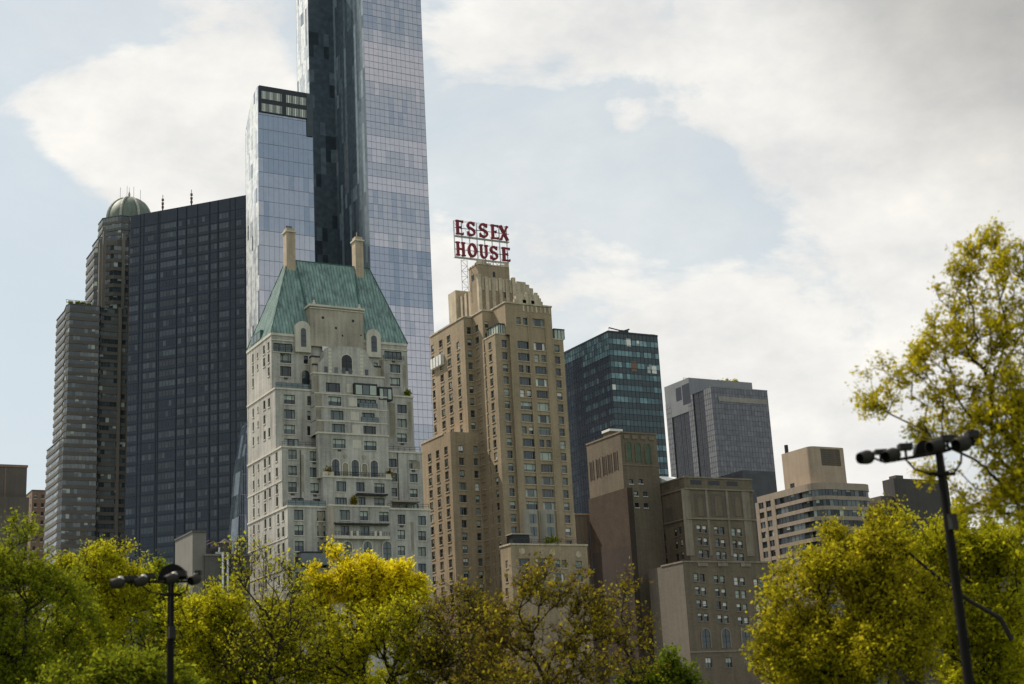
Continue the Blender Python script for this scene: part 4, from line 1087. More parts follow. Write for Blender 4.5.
    mm = MB()
    for k in range(rows_ + 1):
        z = z1 * k / rows_; t0 = next((q / 60 for q in range(61) if top(q / 60) >= z - .01), 1); mm.box((xa + (xb - xa) * t0, Yp - .07, z - .08), (xb, Yp - .03, z + .08), MUL)
    for i in range(n + 1): x = xa + (xb - xa) * i / n; mm.box((x - .05, Yp - .08, 0), (x + .05, Yp - .035, max(.3, top(i / n))), MUL)
    b.part(mm, 'podium_mullions')
    b.finish()


def r_pick(q): return [BLIND, WHITEB, BLIND, BLIND2][q % 4]


build_glass_tower()

# ------------------------------------------------------------------ black angled tower
BLK = gls('black_glass_wall', (.008, .018, .032), .14, 0, 1.45); BLK_W = gls('black_tower_window', (.034, .047, .060), .08, 0, 1.5); BLK_W2 = gls('black_tower_window_pale', (.052, .068, .083), .1, 0, 1.5); BLK_W3 = gls('black_tower_window_deep', (.022, .030, .038), .08, 0, 1.5)  # pane tones differ at random, none of them glows
BLK_F = srf('black_tower_frame', (.013, .021, .033), .4, .2, .1, .5, 0, 0)
REDTOP = srf('rust_roof', (.16, .09, .07), .8)


def build_black_tower():
    A = P(246, 195, Y=475.0); B = P(130.8, 216, Z=A.z); zt = A.z
    a, c = Vector((A.x, A.y)), Vector((B.x, B.y)); d = (a - c).normalized()          # runs from far left end to the right
    a2 = a + d * 9; L = (a2 - c).length; back = Vector((c.x + 62 * .72, c.y + 40))
    b = Bld('black_glass_tower', 'broad black glass tower standing just right of the domed tower', (a.x, a.y, 0), 'skyscraper', seed=41)
    w = b.wall; w.prism([tuple(c), tuple(a2), tuple(back)], 0, zt, BLK)
    nn = Vector((d.y, -d.x)); r = random.Random(5)
    z0s = [zs(190, 170 + v / 4, 480) for v in (258, 303)]
    fh = 3.72; nfl = int(zt / fh)
    # window groups along the face, as fractions of the visible width
    gr = [(.0, .08), (.13, .235), (.27, .405), (.425, .485), (.50, .578), (.60, .68), (.705, .755), (.775, .855), (.92, .985)]
    vis = (a - c).length
    items = []
    for k in range(nfl):
        z1 = zt - 5.5 - k * fh; z0 = z1 - 1.95
        if z0 < 1: break
        for gi, (g0, g1) in enumerate(gr):
            mids = (c + d * vis * (g0 + g1) / 2); px = proj((mids.x, mids.y, z1)); items.append((0 if px[1] > 570 or px[0] > 247 or r.random() < .0 else 1, r.random(), k, g0, g1, z0, z1))
    vis_i = sorted([i for i in items if i[0]], key=lambda t: t[2])
    rest = MB(); cnt = 0
    def win(mb, g0, g1, z0, z1):
        x0, x1 = vis * g0, vis * g1; n = max(2, int(round((x1 - x0) / 1.25))); base = r.choices([BLK_W, BLK_W2, BLK_W3, BLK], [.36, .12, .32, .2])[0]
        for j in range(n):
            p, q = c + d * (x0 + (x1 - x0) * j / n) + nn * .05, c + d * (x0 + (x1 - x0) * (j + 1) / n - .12 * d.length) + nn * .05
            if j < n: q = c + d * (x0 + (x1 - x0) * (j + 1) / n - .14) + nn * .05
            m = base if r.random() < .75 else r.choice([BLK_W, BLK_W2, BLK_W3])
            jit_panel(mb, [(*p, z0), (*q, z0), (*q, z1), (*p, z1)], r, .012, m)
    for it in vis_i + [i for i in items if not i[0]]:
        _, _, k, g0, g1, z0, z1 = it
        if it[0] and cnt < 100: mb = MB(); win(mb, g0, g1, z0, z1); b.part(mb, 'window'); cnt += 1
        else: win(rest, g0, g1, z0, z1)
    o = b.part(rest, 'windows'); o['kind'] = 'stuff'
    f = MB(); u = d * .09
    for g0, g1 in gr:
        for g in (g0 - .012, g1 + .008):
            p = c + d * (vis * g); f.poly([(*(p - u + nn * .14), 0), (*(p + u + nn * .14), 0), (*(p + u + nn * .14), zt - .1), (*(p - u + nn * .14), zt - .1)], BLK_F); f.poly([(*(p - u), 0), (*(p - u + nn * .14), 0), (*(p - u + nn * .14), zt - .1), (*(p - u), zt - .1)], BLK_F); f.poly([(*(p + u + nn * .14), 0), (*(p + u), 0), (*(p + u), zt - .1), (*(p + u + nn * .14), zt - .1)], BLK_F)
    for k in range(nfl):
        z = zt - 5.5 - k * fh + .5; p, q = c + nn * .10, a2 + nn * .10
        f.poly([(*p, z), (*q, z), (*q, z + .16), (*p, z + .16)], BLK_F)
    b.part(f, 'mullion_grid')
    b.part(MB(), 'x')
    for px, hgt in ((161.5, 6.5), (190.5, 6.5)):
        q = P(px, 205, Y=460); t = (px - 130.8) / 115.2; p = c + d * vis * t + Vector((-d.y, d.x)) * 1.2
        m = MB(); m.bar((p.x, p.y, zt), (p.x, p.y, zt + hgt * .55), .28, DARKMETAL, 6)
        for k in range(3): m.bar((p.x, p.y, zt + hgt * (.2 + .22 * k)), (p.x, p.y, zt + hgt * (.32 + .22 * k)), .5, REDTOP, 6)
        m.bar((p.x, p.y, zt + hgt * .55), (p.x, p.y, zt + hgt), .12, DARKMETAL, 5); b.part(m, 'antenna')
    m = MB(); p = c + d * vis * .93 + Vector((-d.y, d.x)) * 3; q = a2 + Vector((-d.y, d.x)) * 3; w2 = Vector((-d.y, d.x)) * 6
    zz = zt + 6
    m.poly([(*p, zt), (*q, zt), (*q, zz)], REDTOP); m.poly([(*(p + w2), zt), (*(q + w2), zz), (*(q + w2), zt)], REDTOP); m.poly([(*p, zt), (*q, zz), (*(q + w2), zz), (*(p + w2), zt)], REDTOP); m.poly([(*q, zt), (*(q + w2), zt), (*(q + w2), zz), (*q, zz)], REDTOP)
    b.part(m, 'roof_penthouse')
    b.finish()


build_black_tower()

# ------------------------------------------------------------------ domed tower, far left
CST = srf('brown_grey_stone', (.112, .104, .092), .85, 0, .1, .15, .08, .08); CST_L = srf('pale_pier_stone', (.155, .142, .12), .85, 0, .1, .2, .1, .06)
CG = [gls('tower_glass_a', (.05, .065, .07), .06), gls('tower_glass_b', (.03, .04, .045), .06), gls('tower_glass_c', (.12, .145, .145), .08)]
DOME = srf('verdigris_dome', (.13, .16, .125), .6, 0, .15, .2, .2, .08); DOME_R = srf('dome_rib', (.34, .34, .29), .6)


def octo(cx, cy, w, ch): return [(cx - w + ch, cy - w), (cx + w - ch, cy - w), (cx + w, cy - w + ch), (cx + w, cy + w - ch), (cx + w - ch, cy + w), (cx - w + ch, cy + w), (cx - w, cy + w - ch), (cx - w, cy - w + ch)]


def build_domed_tower():
    Yf = 540.0
    xl, xr = xs(92.5, 300, Yf + 7), xs(163, 300, Yf + 4); w = (xr - xl) / 2; cx, cy = (xl + xr) / 2, Yf + w
    b = Bld('domed_tower', 'slender grey-brown tower with a ribbed green dome', (cx, Yf, 0), 'skyscraper', seed=51)
    za = zs(97, 246, Yf + 4); zb = zs(104, 231, Yf); zc = zs(110, 213, Yf + 3)
    banded(b, octo(cx, cy, w, 6.2), 90, za, 3.45, 1.9, CST, CG, CST, pane=1.5, seed=3)
    banded(b, octo(cx, cy, w - 1.8, 6), za, zb, 3.45, 1.9, CST, CG, CST, pane=1.5, seed=4); banded(b, octo(cx, cy, w - 3.6, 6), zb, zc, 3.45, 1.9, CST, CG, CST, pane=1.5, seed=5)
    pr = MB()
    for px in (99.5, 103.2, 122.6, 130):
        x = xs(px, 300, Yf); pr.box((x - .55, Yf - .5, 90), (x + .55, Yf + .6, zb - .2 if px > 101 else za), CST_L)
    b.part(pr, 'stone_piers')
    # dome
    r = (xs(151.8, 210, cy) - xs(106.2, 210, cy)) / 2; dcx = xs(129, 210, cy); zt = zs(129, 196.5, cy - r * .3)
    m = MB(); n = 24; prof = []
    hgt = zt - zc
    for i in range(10): t = math.pi / 2 * i / 9; prof.append((hgt * math.sin(t), r * max(.02, math.cos(t))))
    m.lathe((dcx, cy, zc), (0, 0, 1), prof, DOME, n); dm = b.part(m, 'dome', smooth=True)
    for k in range(8):
        a = 2 * math.pi * (k + .25) / 8; rb = MB()
        pts = [(dcx + (q + .12) * math.cos(a), cy + (q + .12) * math.sin(a), zc + t + .1) for t, q in prof]
        rb.tube(pts, .55, DOME_R, 6); b.part(rb, 'dome_rib', dm)
    m = MB(); m.lathe((dcx, cy, zt - .3), (0, 0, 1), [(0, 1.2), (.8, 1.0), (1.2, .5), (2.6, .4), (3.6, .1), (5.4, .05)], DOME_R, 8); b.part(m, 'finial', dm)
    for k in range(4):
        m = MB(); x = dcx - 3.6 + 2.7 * k; m.bar((x, cy, zt - 1.5), (x, cy, zt + 6 - abs(k - 1.5)), .07, DARKMETAL, 4); b.part(m, 'antenna', dm)
    # lower shoulder building in front
    Yl = 531.0; zt = zs(75, 303.5, Yl); zs_ = zs(60, 438, Yl)
    X = lambda px: xs(px, 400, Yl)
    x0, x1, x2, x3 = X(67), X(98), X(117), X(131)
    up = [(x0, Yl), (x1, Yl), (x1 + .8, Yl + 1.6), (x2, Yl + 1.6), (x2, Yl + 1.2), (x3 + 4, Yl + 1.2), (x3 + 4, Yl + 24), (X(61) + 2, Yl + 24), (xs(61.5, 400, Yl + 10), Yl + 10), (xs(63, 400, Yl + 3.5), Yl + 3.0)]
    lo = [(X(64), Yl - 1), (x1, Yl - 1), (x1 + .8, Yl + 1.3), (x2 - .3, Yl + 1.3), (x2 - .3, Yl + .9), (x3 + 4, Yl + .9), (x3 + 4, Yl + 24), (X(55) + 2, Yl + 24), (xs(55.5, 440, Yl + 9), Yl + 9), (xs(58.5, 440, Yl + 2.5), Yl + 2.0)]
    banded(b, up, zs_, zt, 3.05, 1.75, CST, CG, CST, pane=1.35, seed=6, blind=.12); banded(b, lo, 0, zs_, 3.05, 1.75, CST, CG, CST, pane=1.35, seed=7, blind=.12)
    m = MB()
    for px in (119.4, 128.2): x = X(px); m.box((x - .55, Yl + .7, 0), (x + .55, Yl + 2.2, zt + .3), CST_L)
    b.part(m, 'stone_piers')
    m = MB(); g = random.Random(3)
    for k in range(14): x = X(64 + 2.2 * k); m.bar((x, Yl + .5, zt), (x, Yl + .5, zt + 1.4), .06, RAILM, 4)
    m.box((X(63), Yl + .45, zt + 1.3), (X(96), Yl + .55, zt + 1.42), RAILM); b.part(m, 'roof_railing')
    b.finish()
    return X, Yl, zt


DTX, DTY, DTZ = build_domed_tower()

# ------------------------------------------------------------------ small far-left blocks
BST = srf('dark_brown_stone', (.10, .088, .075), .9, 0, .14, .1, .14, .06); BST2 = srf('red_brown_stone', (.19, .13, .095), .9, 0, .12, .1, .12, .06)


def small_block(name, label, xa, xb, yt, Y, dep, m, seed, wins=None, extra=None, cop=None):
    x0, x1 = xs(xa, yt + 20, Y), xs(xb, yt + 20, Y); zt = zs((xa + xb) / 2, yt, Y)
    b = Bld(name, label, ((x0 + x1) / 2, Y, 0), seed=seed, subparts=False)
    f, l = b.vol(x0, x1, Y, Y + dep, 0, zt, m, cop)
    if extra: extra(b, x0, x1, zt, Y, f, l)
    if wins:
        nx, fh, ww, wh = wins
        for k in range(int((zt - 3) / fh)):
            for i in range(nx): f.winw(x0 + (x1 - x0) * (i + .5) / nx, zt - 2.4 - k * fh, ww, wh, 'dh')
            for i in range(3): l.winw(Y + dep * (i + .5) / 3, zt - 2.4 - k * fh, ww, wh, 'dh')
    b.finish(); return b


def ex_left(b, x0, x1, zt, Y, f, l):
    z2 = zs(14, 497, Y - 2); b.vol(x0 - 4, xs(28.8, 510, Y - 2), Y - 2, Y - .02, 0, z2, BST, None)
    for t in (.35, .62): b.wall.box((x0 + (x1 - x0) * t, Y - .08, z2), (x0 + (x1 - x0) * t + .3, Y - .004, zt - 1), BST2)
    b.wall.box((x0 - .2, Y - .2, zt - .7), (x1 + .2, Y - .004, zt - .05), BST2)


small_block('stone_block', 'plain dark brown stone block at the far left edge of the skyline', -32, 26.6, 464, 400.0, 20, BST, 61, None, ex_left)
small_block('brick_building', 'narrow reddish brick building showing in the gap left of the domed tower', 31.5, 60, 491, 620.0, 16, BST2, 62, (4, 3.6, 1.1, 1.7), None, BST)

# low grey roofs left of the limestone house
GRC = srf('grey_ribbed_wall', (.19, .178, .16), .9, 0, .12, .2, .1, .05); GRC_D = srf('grey_wall_dark', (.10, .096, .088), .9, 0, .15, .2, .14, .06)
STEEL = srf('bright_steel', (.62, .62, .60), .25, .7, .08, 1, 0, 0)
Yv = 292.0
SVX = xs(205.5, 560, Yv)


def ex_serv(b, x0, x1, zt, Y, f, l):
    for k in range(13): b.coping.box((x0 - .06, Y + .02, zt - 1 - k * .62), (x0 - .003, Y + 11.9, zt - .85 - k * .62), GRC_D)
    g = random.Random(4); m = MB()
    m.box((x0 + 1, Y + 4, zt), (x0 + 6, Y + 9, zt + 2.1), GRC_D); m.box((x0 + 2.6, Y + 2.6, zt), (x0 + 3.6, Y + 3.6, zt + 1.6), DARKMETAL); b.part(m, 'roof_plant')
    m = MB(); m.bar((x0 + 5.0, Y + 3, zt), (x0 + 5.0, Y + 3, zt + 3.0), 1.4, BST, 14); m.bar((x0 + 5.0, Y + 3, zt + 3.0), (x0 + 5.0, Y + 3, zt + 4.0), 1.5, BST, 14, .1); b.part(m, 'water_tank')
    m = MB()
    for k in range(9): x = x0 + .3 + k; m.box((x - .05, Y + 5, zt + 3.6 + .25 * math.sin(k)), (x + .05, Y + 10, zt + 3.75 + .25 * math.sin(k)), BST2)
    for k in range(4): m.bar((x0 + .5 + k * 2.6, Y + 5.2, zt), (x0 + .5 + k * 2.6, Y + 5.2, zt + 3.7), .1, BST2, 5)
    b.part(m, 'roof_trellis')
    for q in (222.8, 227.8):
        m = MB(); X = xs(q, 570, Y - .5); m.bar((X, Y - .5, zt - 8), (X, Y - .5, zs(q, 552.5, Y - .5)), .27, STEEL, 10); b.part(m, 'vent_pipe')
    m = MB(); X = xs(219, 548, Y + .6)
    m.box((X - .6, Y + .5, zt), (X + .6, Y + 1.0, zt + .9), BLIND); m.bar((X, Y + .6, zt + .9), (X + .1, Y + .5, zt + 1.8), .18, STEEL, 6); b.part(m, 'roof_fan')


xq = SVX
small_block('service_building', 'low grey service building with twin silver vent pipes against the limestone house', 205.5, 250, 556, Yv, 14, GRC_D, 63, None, ex_serv, GRC)
small_block('ribbed_block', 'small pale grey windowless block with a ribbed side in front of the black tower', 192.5, 206, 532.5, Yv + 1, 13, GRC, 64, None, ex_serv if False else None, GRC_D)

# ------------------------------------------------------------------ dark green glass office block
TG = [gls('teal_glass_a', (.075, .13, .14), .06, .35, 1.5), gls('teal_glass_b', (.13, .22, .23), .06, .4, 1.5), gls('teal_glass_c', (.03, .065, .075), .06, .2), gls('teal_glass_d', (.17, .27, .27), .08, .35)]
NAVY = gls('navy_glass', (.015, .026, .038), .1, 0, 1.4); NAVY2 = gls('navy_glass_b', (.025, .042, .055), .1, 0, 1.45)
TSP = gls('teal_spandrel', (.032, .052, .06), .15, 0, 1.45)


def ch_teal(r, st, key, k, nf, t):
    q = nf - 1 - k
    row = st.setdefault(('r', key[0], k // 2), r.random())
    if k % 2 == 0: return TSP
    h = k / nf
    if row < .2: w = [.3, .1, .55, .02]
    elif row < .6: w = [.5, .25, .2, .05]
    else: w = [.2, .5, .08, .22]
    if .74 < h < .80: w = [.12, .02, .8, .0]
    if r.random() < .012: return WHITEB
    return r.choices(TG, w)[0]


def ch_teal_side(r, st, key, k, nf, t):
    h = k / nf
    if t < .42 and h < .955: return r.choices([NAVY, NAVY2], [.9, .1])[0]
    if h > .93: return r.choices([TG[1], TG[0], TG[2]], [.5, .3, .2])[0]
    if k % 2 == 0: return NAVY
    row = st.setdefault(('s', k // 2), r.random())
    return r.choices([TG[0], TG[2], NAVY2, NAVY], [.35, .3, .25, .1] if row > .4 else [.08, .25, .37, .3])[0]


def build_teal_office():
    Y0 = 390.0; XA, XB = xs(608.2, 332, Y0), xs(657.2, 336, Y0); zt = (zs(608, 332.5, Y0) + zs(657, 336.5, Y0)) / 2; Y1 = P(566.5, 351, X=XA).y + 4
    b = Bld('glass_office_block', 'dark teal glass office block with a window-cleaning crane on its roof', ((XA + XB) / 2, Y0, 0), 'office building', seed=71)
    pl = [(XA, Y0), (XB, Y0), (XB, Y1), (XA, Y1)]
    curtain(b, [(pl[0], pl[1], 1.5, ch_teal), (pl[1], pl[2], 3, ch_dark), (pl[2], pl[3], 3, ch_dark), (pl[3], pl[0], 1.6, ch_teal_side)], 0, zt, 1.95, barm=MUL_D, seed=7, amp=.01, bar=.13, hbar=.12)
    m = MB(); m.box((XA - .15, Y0 - .15, zt), (XB + .15, Y1, zt + .6), MUL_D); b.part(m, 'roof_edge')
    m = MB(); x = xs(613, 330, Y0 + 4); m.box((x + 2.5, Y0 + 3, zt + .6), (x + 5.5, Y0 + 5, zt + 2.2), DARKMETAL); m.bar((x + 4, Y0 + 4, zt + 2.1), (x - 1.6, Y0 + 4, zt + 2.9), .22, DARKMETAL, 6); m.bar((x + 4, Y0 + 4, zt + 2.1), (x + 6.5, Y0 + 4, zt + 3.0), .28, DARKMETAL, 6)
    m.bar((x - 1.6, Y0 + 4, zt + 2.9), (x - 1.6, Y0 + 4, zt + 2.3), .1, DARKMETAL, 5); b.part(m, 'cleaning_crane')
    m = MB(); x = xs(650, 331, Y0 + 4)
    for k in range(3): m.bar((x + k * 1.0, Y0 + 4, zt + .6), (x + k * 1.0, Y0 + 4, zt + 2.0), .06, DARKMETAL, 4)
    m.box((x, Y0 + 3.95, zt + 1.9), (x + 2, Y0 + 4.05, zt + 2.0), DARKMETAL); b.part(m, 'roof_rail')
    for i, (x0, x1, y0, y1, mt) in enumerate(((631, 636.5, 362, 372, BST2), (647, 650, 366, 372.5, BLIND), (651.5, 656, 365, 372.5, WHITEB), (628, 632.3, 340, 347.3, WHITEB), (638.4, 640.6, 341, 344, WHITEB))):
        m = MB(); m.box((xs(x0, 365, Y0), Y0 - .09, zs(640, y1, Y0)), (xs(x1, 365, Y0), Y0 - .02, zs(640, y0, Y0)), mt); b.part(m, 'white_pane' if i > 2 else 'open_storey_bay')  # last two are plain white plates over the glass
    b.finish()


build_teal_office()

# ------------------------------------------------------------------ grey office tower with ribbed shafts
GK = [gls('grey_glass_a', (.115, .115, .125), .2, .3), gls('grey_glass_b', (.098, .10, .112), .2, .3), gls('grey_glass_c', (.132, .132, .138), .2, .3)]
GP = [srf('grey_pier_panel', (.205, .21, .22), .5, .1, .08, .2, .08, .04), srf('grey_pier_panel_b', (.18, .187, .2), .5, .1, .08, .2, .08, .04)]
GD = [gls('shaft_glass', (.02, .022, .03), .1, 0, 1.45), gls('shaft_glass_b', (.03, .032, .04), .1, 0, 1.45)]
MUL_G = srf('mullion_grey', (.10, .105, .12), .5, .3, .1, 1, 0, 0)


def build_grey_tower():
    Y0 = 430.0; XA, XB = xs(711, 390, Y0), xs(767, 391, Y0); zt = zs(740, 389.5, Y0)
    b = Bld('grey_office_tower', 'grey ribbed office tower with dark glass shafts and a small tree on its roof', ((XA + XB) / 2, Y0, 0), 'office building', seed=81)
    def cg(r, st, key, k, nf, t):
        if k % 2 == 0: return r.choices(GK, [.3, .6, .1])[0]
        return r.choices(GK, [.5, .25, .25])[0]
    cp = lambda r, st, key, k, nf, t: r.choice(GP)
    cdk = lambda r, st, key, k, nf, t: r.choice(GD)
    # zigzag left side: light piers with recessed dark shafts between
    pts = []; chs = []
    Yb = P(664, 385, X=XA).y; n = 0
    ys = [Y0] + [P(px, 420, X=XA).y for px in (706, 700, 694.5, 689.5, 684, 680.2, 672)] + [Yb]
    kinds = ['p', 'd', 'd', 'p', 'd', 'd', 'd', 'p']
    edges = [((XA, Y0), (XB, Y0), 1.4, cg), ((XB, Y0), (XB, Yb), 2.5, cg), ((XB, Yb), (XA, Yb), 2.5, cdk)]
    for i in reversed(range(8)):
        ya, yb = ys[i + 1], ys[i]; dx = 0.0 if kinds[i] == 'p' else .35
        edges.append(((XA + dx, ya), (XA + dx, yb), 1.2, cp if kinds[i] == 'p' else cdk))
    for i in range(7):
        if kinds[i] != kinds[i + 1]: edges.append((((XA, ys[i + 1]), (XA + .35, ys[i + 1])) if kinds[i] == 'p' and kinds[i + 1] == 'd' else ((XA + .35, ys[i + 1]), (XA, ys[i + 1]))) + (1.2, cp))
    curtain(b, edges, 0, zt, 2.0, barm=MUL_G, seed=8, amp=.006, bar=.08, hbar=.07)
    m = MB(); m.poly([(XA, Y0, zt + .01), (XB, Y0, zt + .01), (XB, Yb, zt + .01), (XA, Yb, zt + .01)], GP[0]); m.box((XA - .1, Y0 - .12, zt + .02), (XB + .1, Y0 + .5, zt + .5), GP[1]); b.part(m, 'roof_edge')
    lt = MB(); lt.box((XA + 3, Y0 - .16, zt - 5.2), (XB - .5, Y0 - .12, zt - 3.3), srf('faded_band', (.27, .25, .22), .6)); b.part(lt, 'faded_band')
    # taller rear block, roofline a few metres higher, and mid shaft heads
    yc = P(689, 385, X=XA).y; z2 = zs(700, 378.5, yc)
    X2 = xs(746, 388, yc + 4)
    m = MB(); m.box((XA - .02, yc, zt - 6), (X2, Yb - .02, z2), GP[0]); b.part(m, 'rear_block')
    for px0, px1, y0_, y1_ in ((675.5, 681, 385, 400), (682, 689.5, 381, 403)):
        ya, yb = P(px0, 390, X=XA - .05).y, P(px1, 390, X=XA - .05).y
        m = MB(); m.box((XA - .06, yb, P(px1, y1_, X=XA - .05).z), (XA - .024, ya, P(px1, y0_ + 1.5, X=XA - .05).z), GD[0]); b.part(m, 'shaft_head')
    m = MB(); x = xs(683, 374, Yb - 8); m.tube([(x, Yb - 8, z2), (x, Yb - 8, z2 + 2.2), (x + 3.2, Yb - 8, z2 + 2.2), (x + 3.2, Yb - 8, z2 + .6)], .1, BLIND, 5); b.part(m, 'roof_davit')
    b.finish()
    return Y0, zt, z2, yc


GT = build_grey_tower()

# ------------------------------------------------------------------ brown tower with three green arches
BRK = srf('brown_brick', (.15, .122, .088), .92, 0, .14, .12, .18, .08, course=.09, block=(.8, .4)); BRK_L = srf('brown_brick_pale', (.20, .158, .12), .92, 0, .16, .3, .2, .08)
REDB = srf('red_party_wall', (.064, .043, .029), .92, 0, .16, .3, .12, .14, course=.12, block=(.8, .35)); REDB_D = srf('dark_party_wall', (.05, .037, .030), .92, 0, .14, .2, .1, .08)
GREENW = srf('green_arch_panel', (.075, .115, .075), .6, 0, .2, .5, .2, .05)


def build_arched_tower():
    Y0 = 300.0; XA, XB = xs(621, 445, Y0), xs(657, 445, Y0); zt = zs(640, 434, Y0); Y1 = P(587, 455, X=XA).y
    b = Bld('brown_brick_tower', 'brown brick tower with three tall green arches under its parapet and a red party wall', ((XA + XB) / 2, Y0, 0), seed=91, subparts=False)
    f, l = b.vol(XA, XB, Y0, Y1, 0, zt, BRK, BRK_L)
    for x in (628.7, 638.1, 647.5):
        y = 442.5 + (x - 628) * .11; X = lambda q: xs(q, 450, Y0)
        arched_window(b, Y0, X(x - 2.4), X(x + 2.4), zs(x, y + 18.5, Y0), zs(x, y - .5, Y0), BRK, GREENW, .3, bars=False)
    for px in (591.5, 598, 604.5, 610, 616):
        y = P(px, 465, X=XA).y; z1, z0 = P(px, 452 + (616 - px) * .42, X=XA).z, P(px, 470 + (616 - px) * .42, X=XA).z
        m = MB(); m.box((XA - .05, y - .75, z0), (XA - .003, y + .75, z1), REDB_D); m.box((XA - .14, y - .95, z0 - .2), (XA - .052, y - .75, z1 + .3), BRK); m.box((XA - .14, y + .75, z0 - .2), (XA - .052, y + .95, z1 + .3), BRK); b.part(m, 'blind_arch')
    for x, y in ((631, 481.6), (640.5, 481.4), (636, 493.6), (645.2, 494), (637, 505.2), (646, 505.5)): f.win(x, y, 4.2, 4.6, 'one', blind=.2)
    for k in range(4): x = XA + .9 + k * (XB - XA - 3.4) / 3; m = MB(); m.box((x, Y0 - .2, zt - 1.4), (x + 1.6, Y0 - .004, zt - .5), BRK_L); b.part(m, 'parapet_panel')
    m = MB(); m.box((XA - .12, Y0 - .12, zs(640, 466, Y0)), (XB + .1, Y0 - .003, zs(640, 465, Y0)), BRK_L); b.part(m, 'string_course')
    m = MB(); yq = P(607, 440, X=XA + 1).y; m.box((XA + .8, yq - 2, zt), (XA + 4.2, yq + 1.2, zt + 1.7), BRK); m.box((XA + .5, yq - 2.3, zt + 1.7), (XA + 4.5, yq + 1.5, zt + 2.3), WHITEB); b.part(m, 'roof_hut')
    # lower shaft with the red party wall
    Yq = Y0 - 2.2; x0 = xs(627.3, 495, Yq); z1 = zs(628, 487.5, Yq); yb = P(589, 510, X=x0).y; zm = P(610, 550, X=x0).z
    b.wall.poly([(x0, yb, zm), (x0, Yq, zm), (x0, Yq, z1), (x0, yb, z1)], REDB); b.wall.poly([(x0, yb, 0), (x0, Yq, 0), (x0, Yq, zm), (x0, yb, zm)], REDB_D)
    b.wall.poly([(x0, Yq, 0), (x0 + 1.6, Yq, 0), (x0 + 1.6, Yq, z1), (x0, Yq, z1)], REDB_D); b.wall.poly([(x0 + 1.6, Yq, 0), (x0 + 1.6, Y0, 0), (x0 + 1.6, Y0, z1), (x0 + 1.6, Yq, z1)], BRK); b.wall.poly([(x0, Yq, z1), (x0 + 1.6, Yq, z1), (x0 + 1.6, yb, z1), (x0, yb, z1)], BRK_L)
    b.finish()
    small_block('sliver_building', 'thin pale building squeezed between the tan hotel and the brown tower', 576, 590, 515, 318.0, 5, BRK_L, 92, None, None, TAN_T)


build_arched_tower()

# ------------------------------------------------------------------ club house: square brown palazzo in two blocks
CLB = srf('club_brick', (.158, .127, .09), .92, 0, .14, .12, .16, .09, course=.09, block=(.8, .4)); CLB_L = srf('club_limestone', (.225, .19, .147), .9, 0, .14, .3, .2, .1); CLB_W = srf('club_party_wall', (.155, .136, .110), .92, 0, .12, .1, .1, .06, course=.07, block=(.9, .4))
CLB_D = srf('club_panel', (.12, .10, .08), .92, 0, .14, .3, .15, .08)


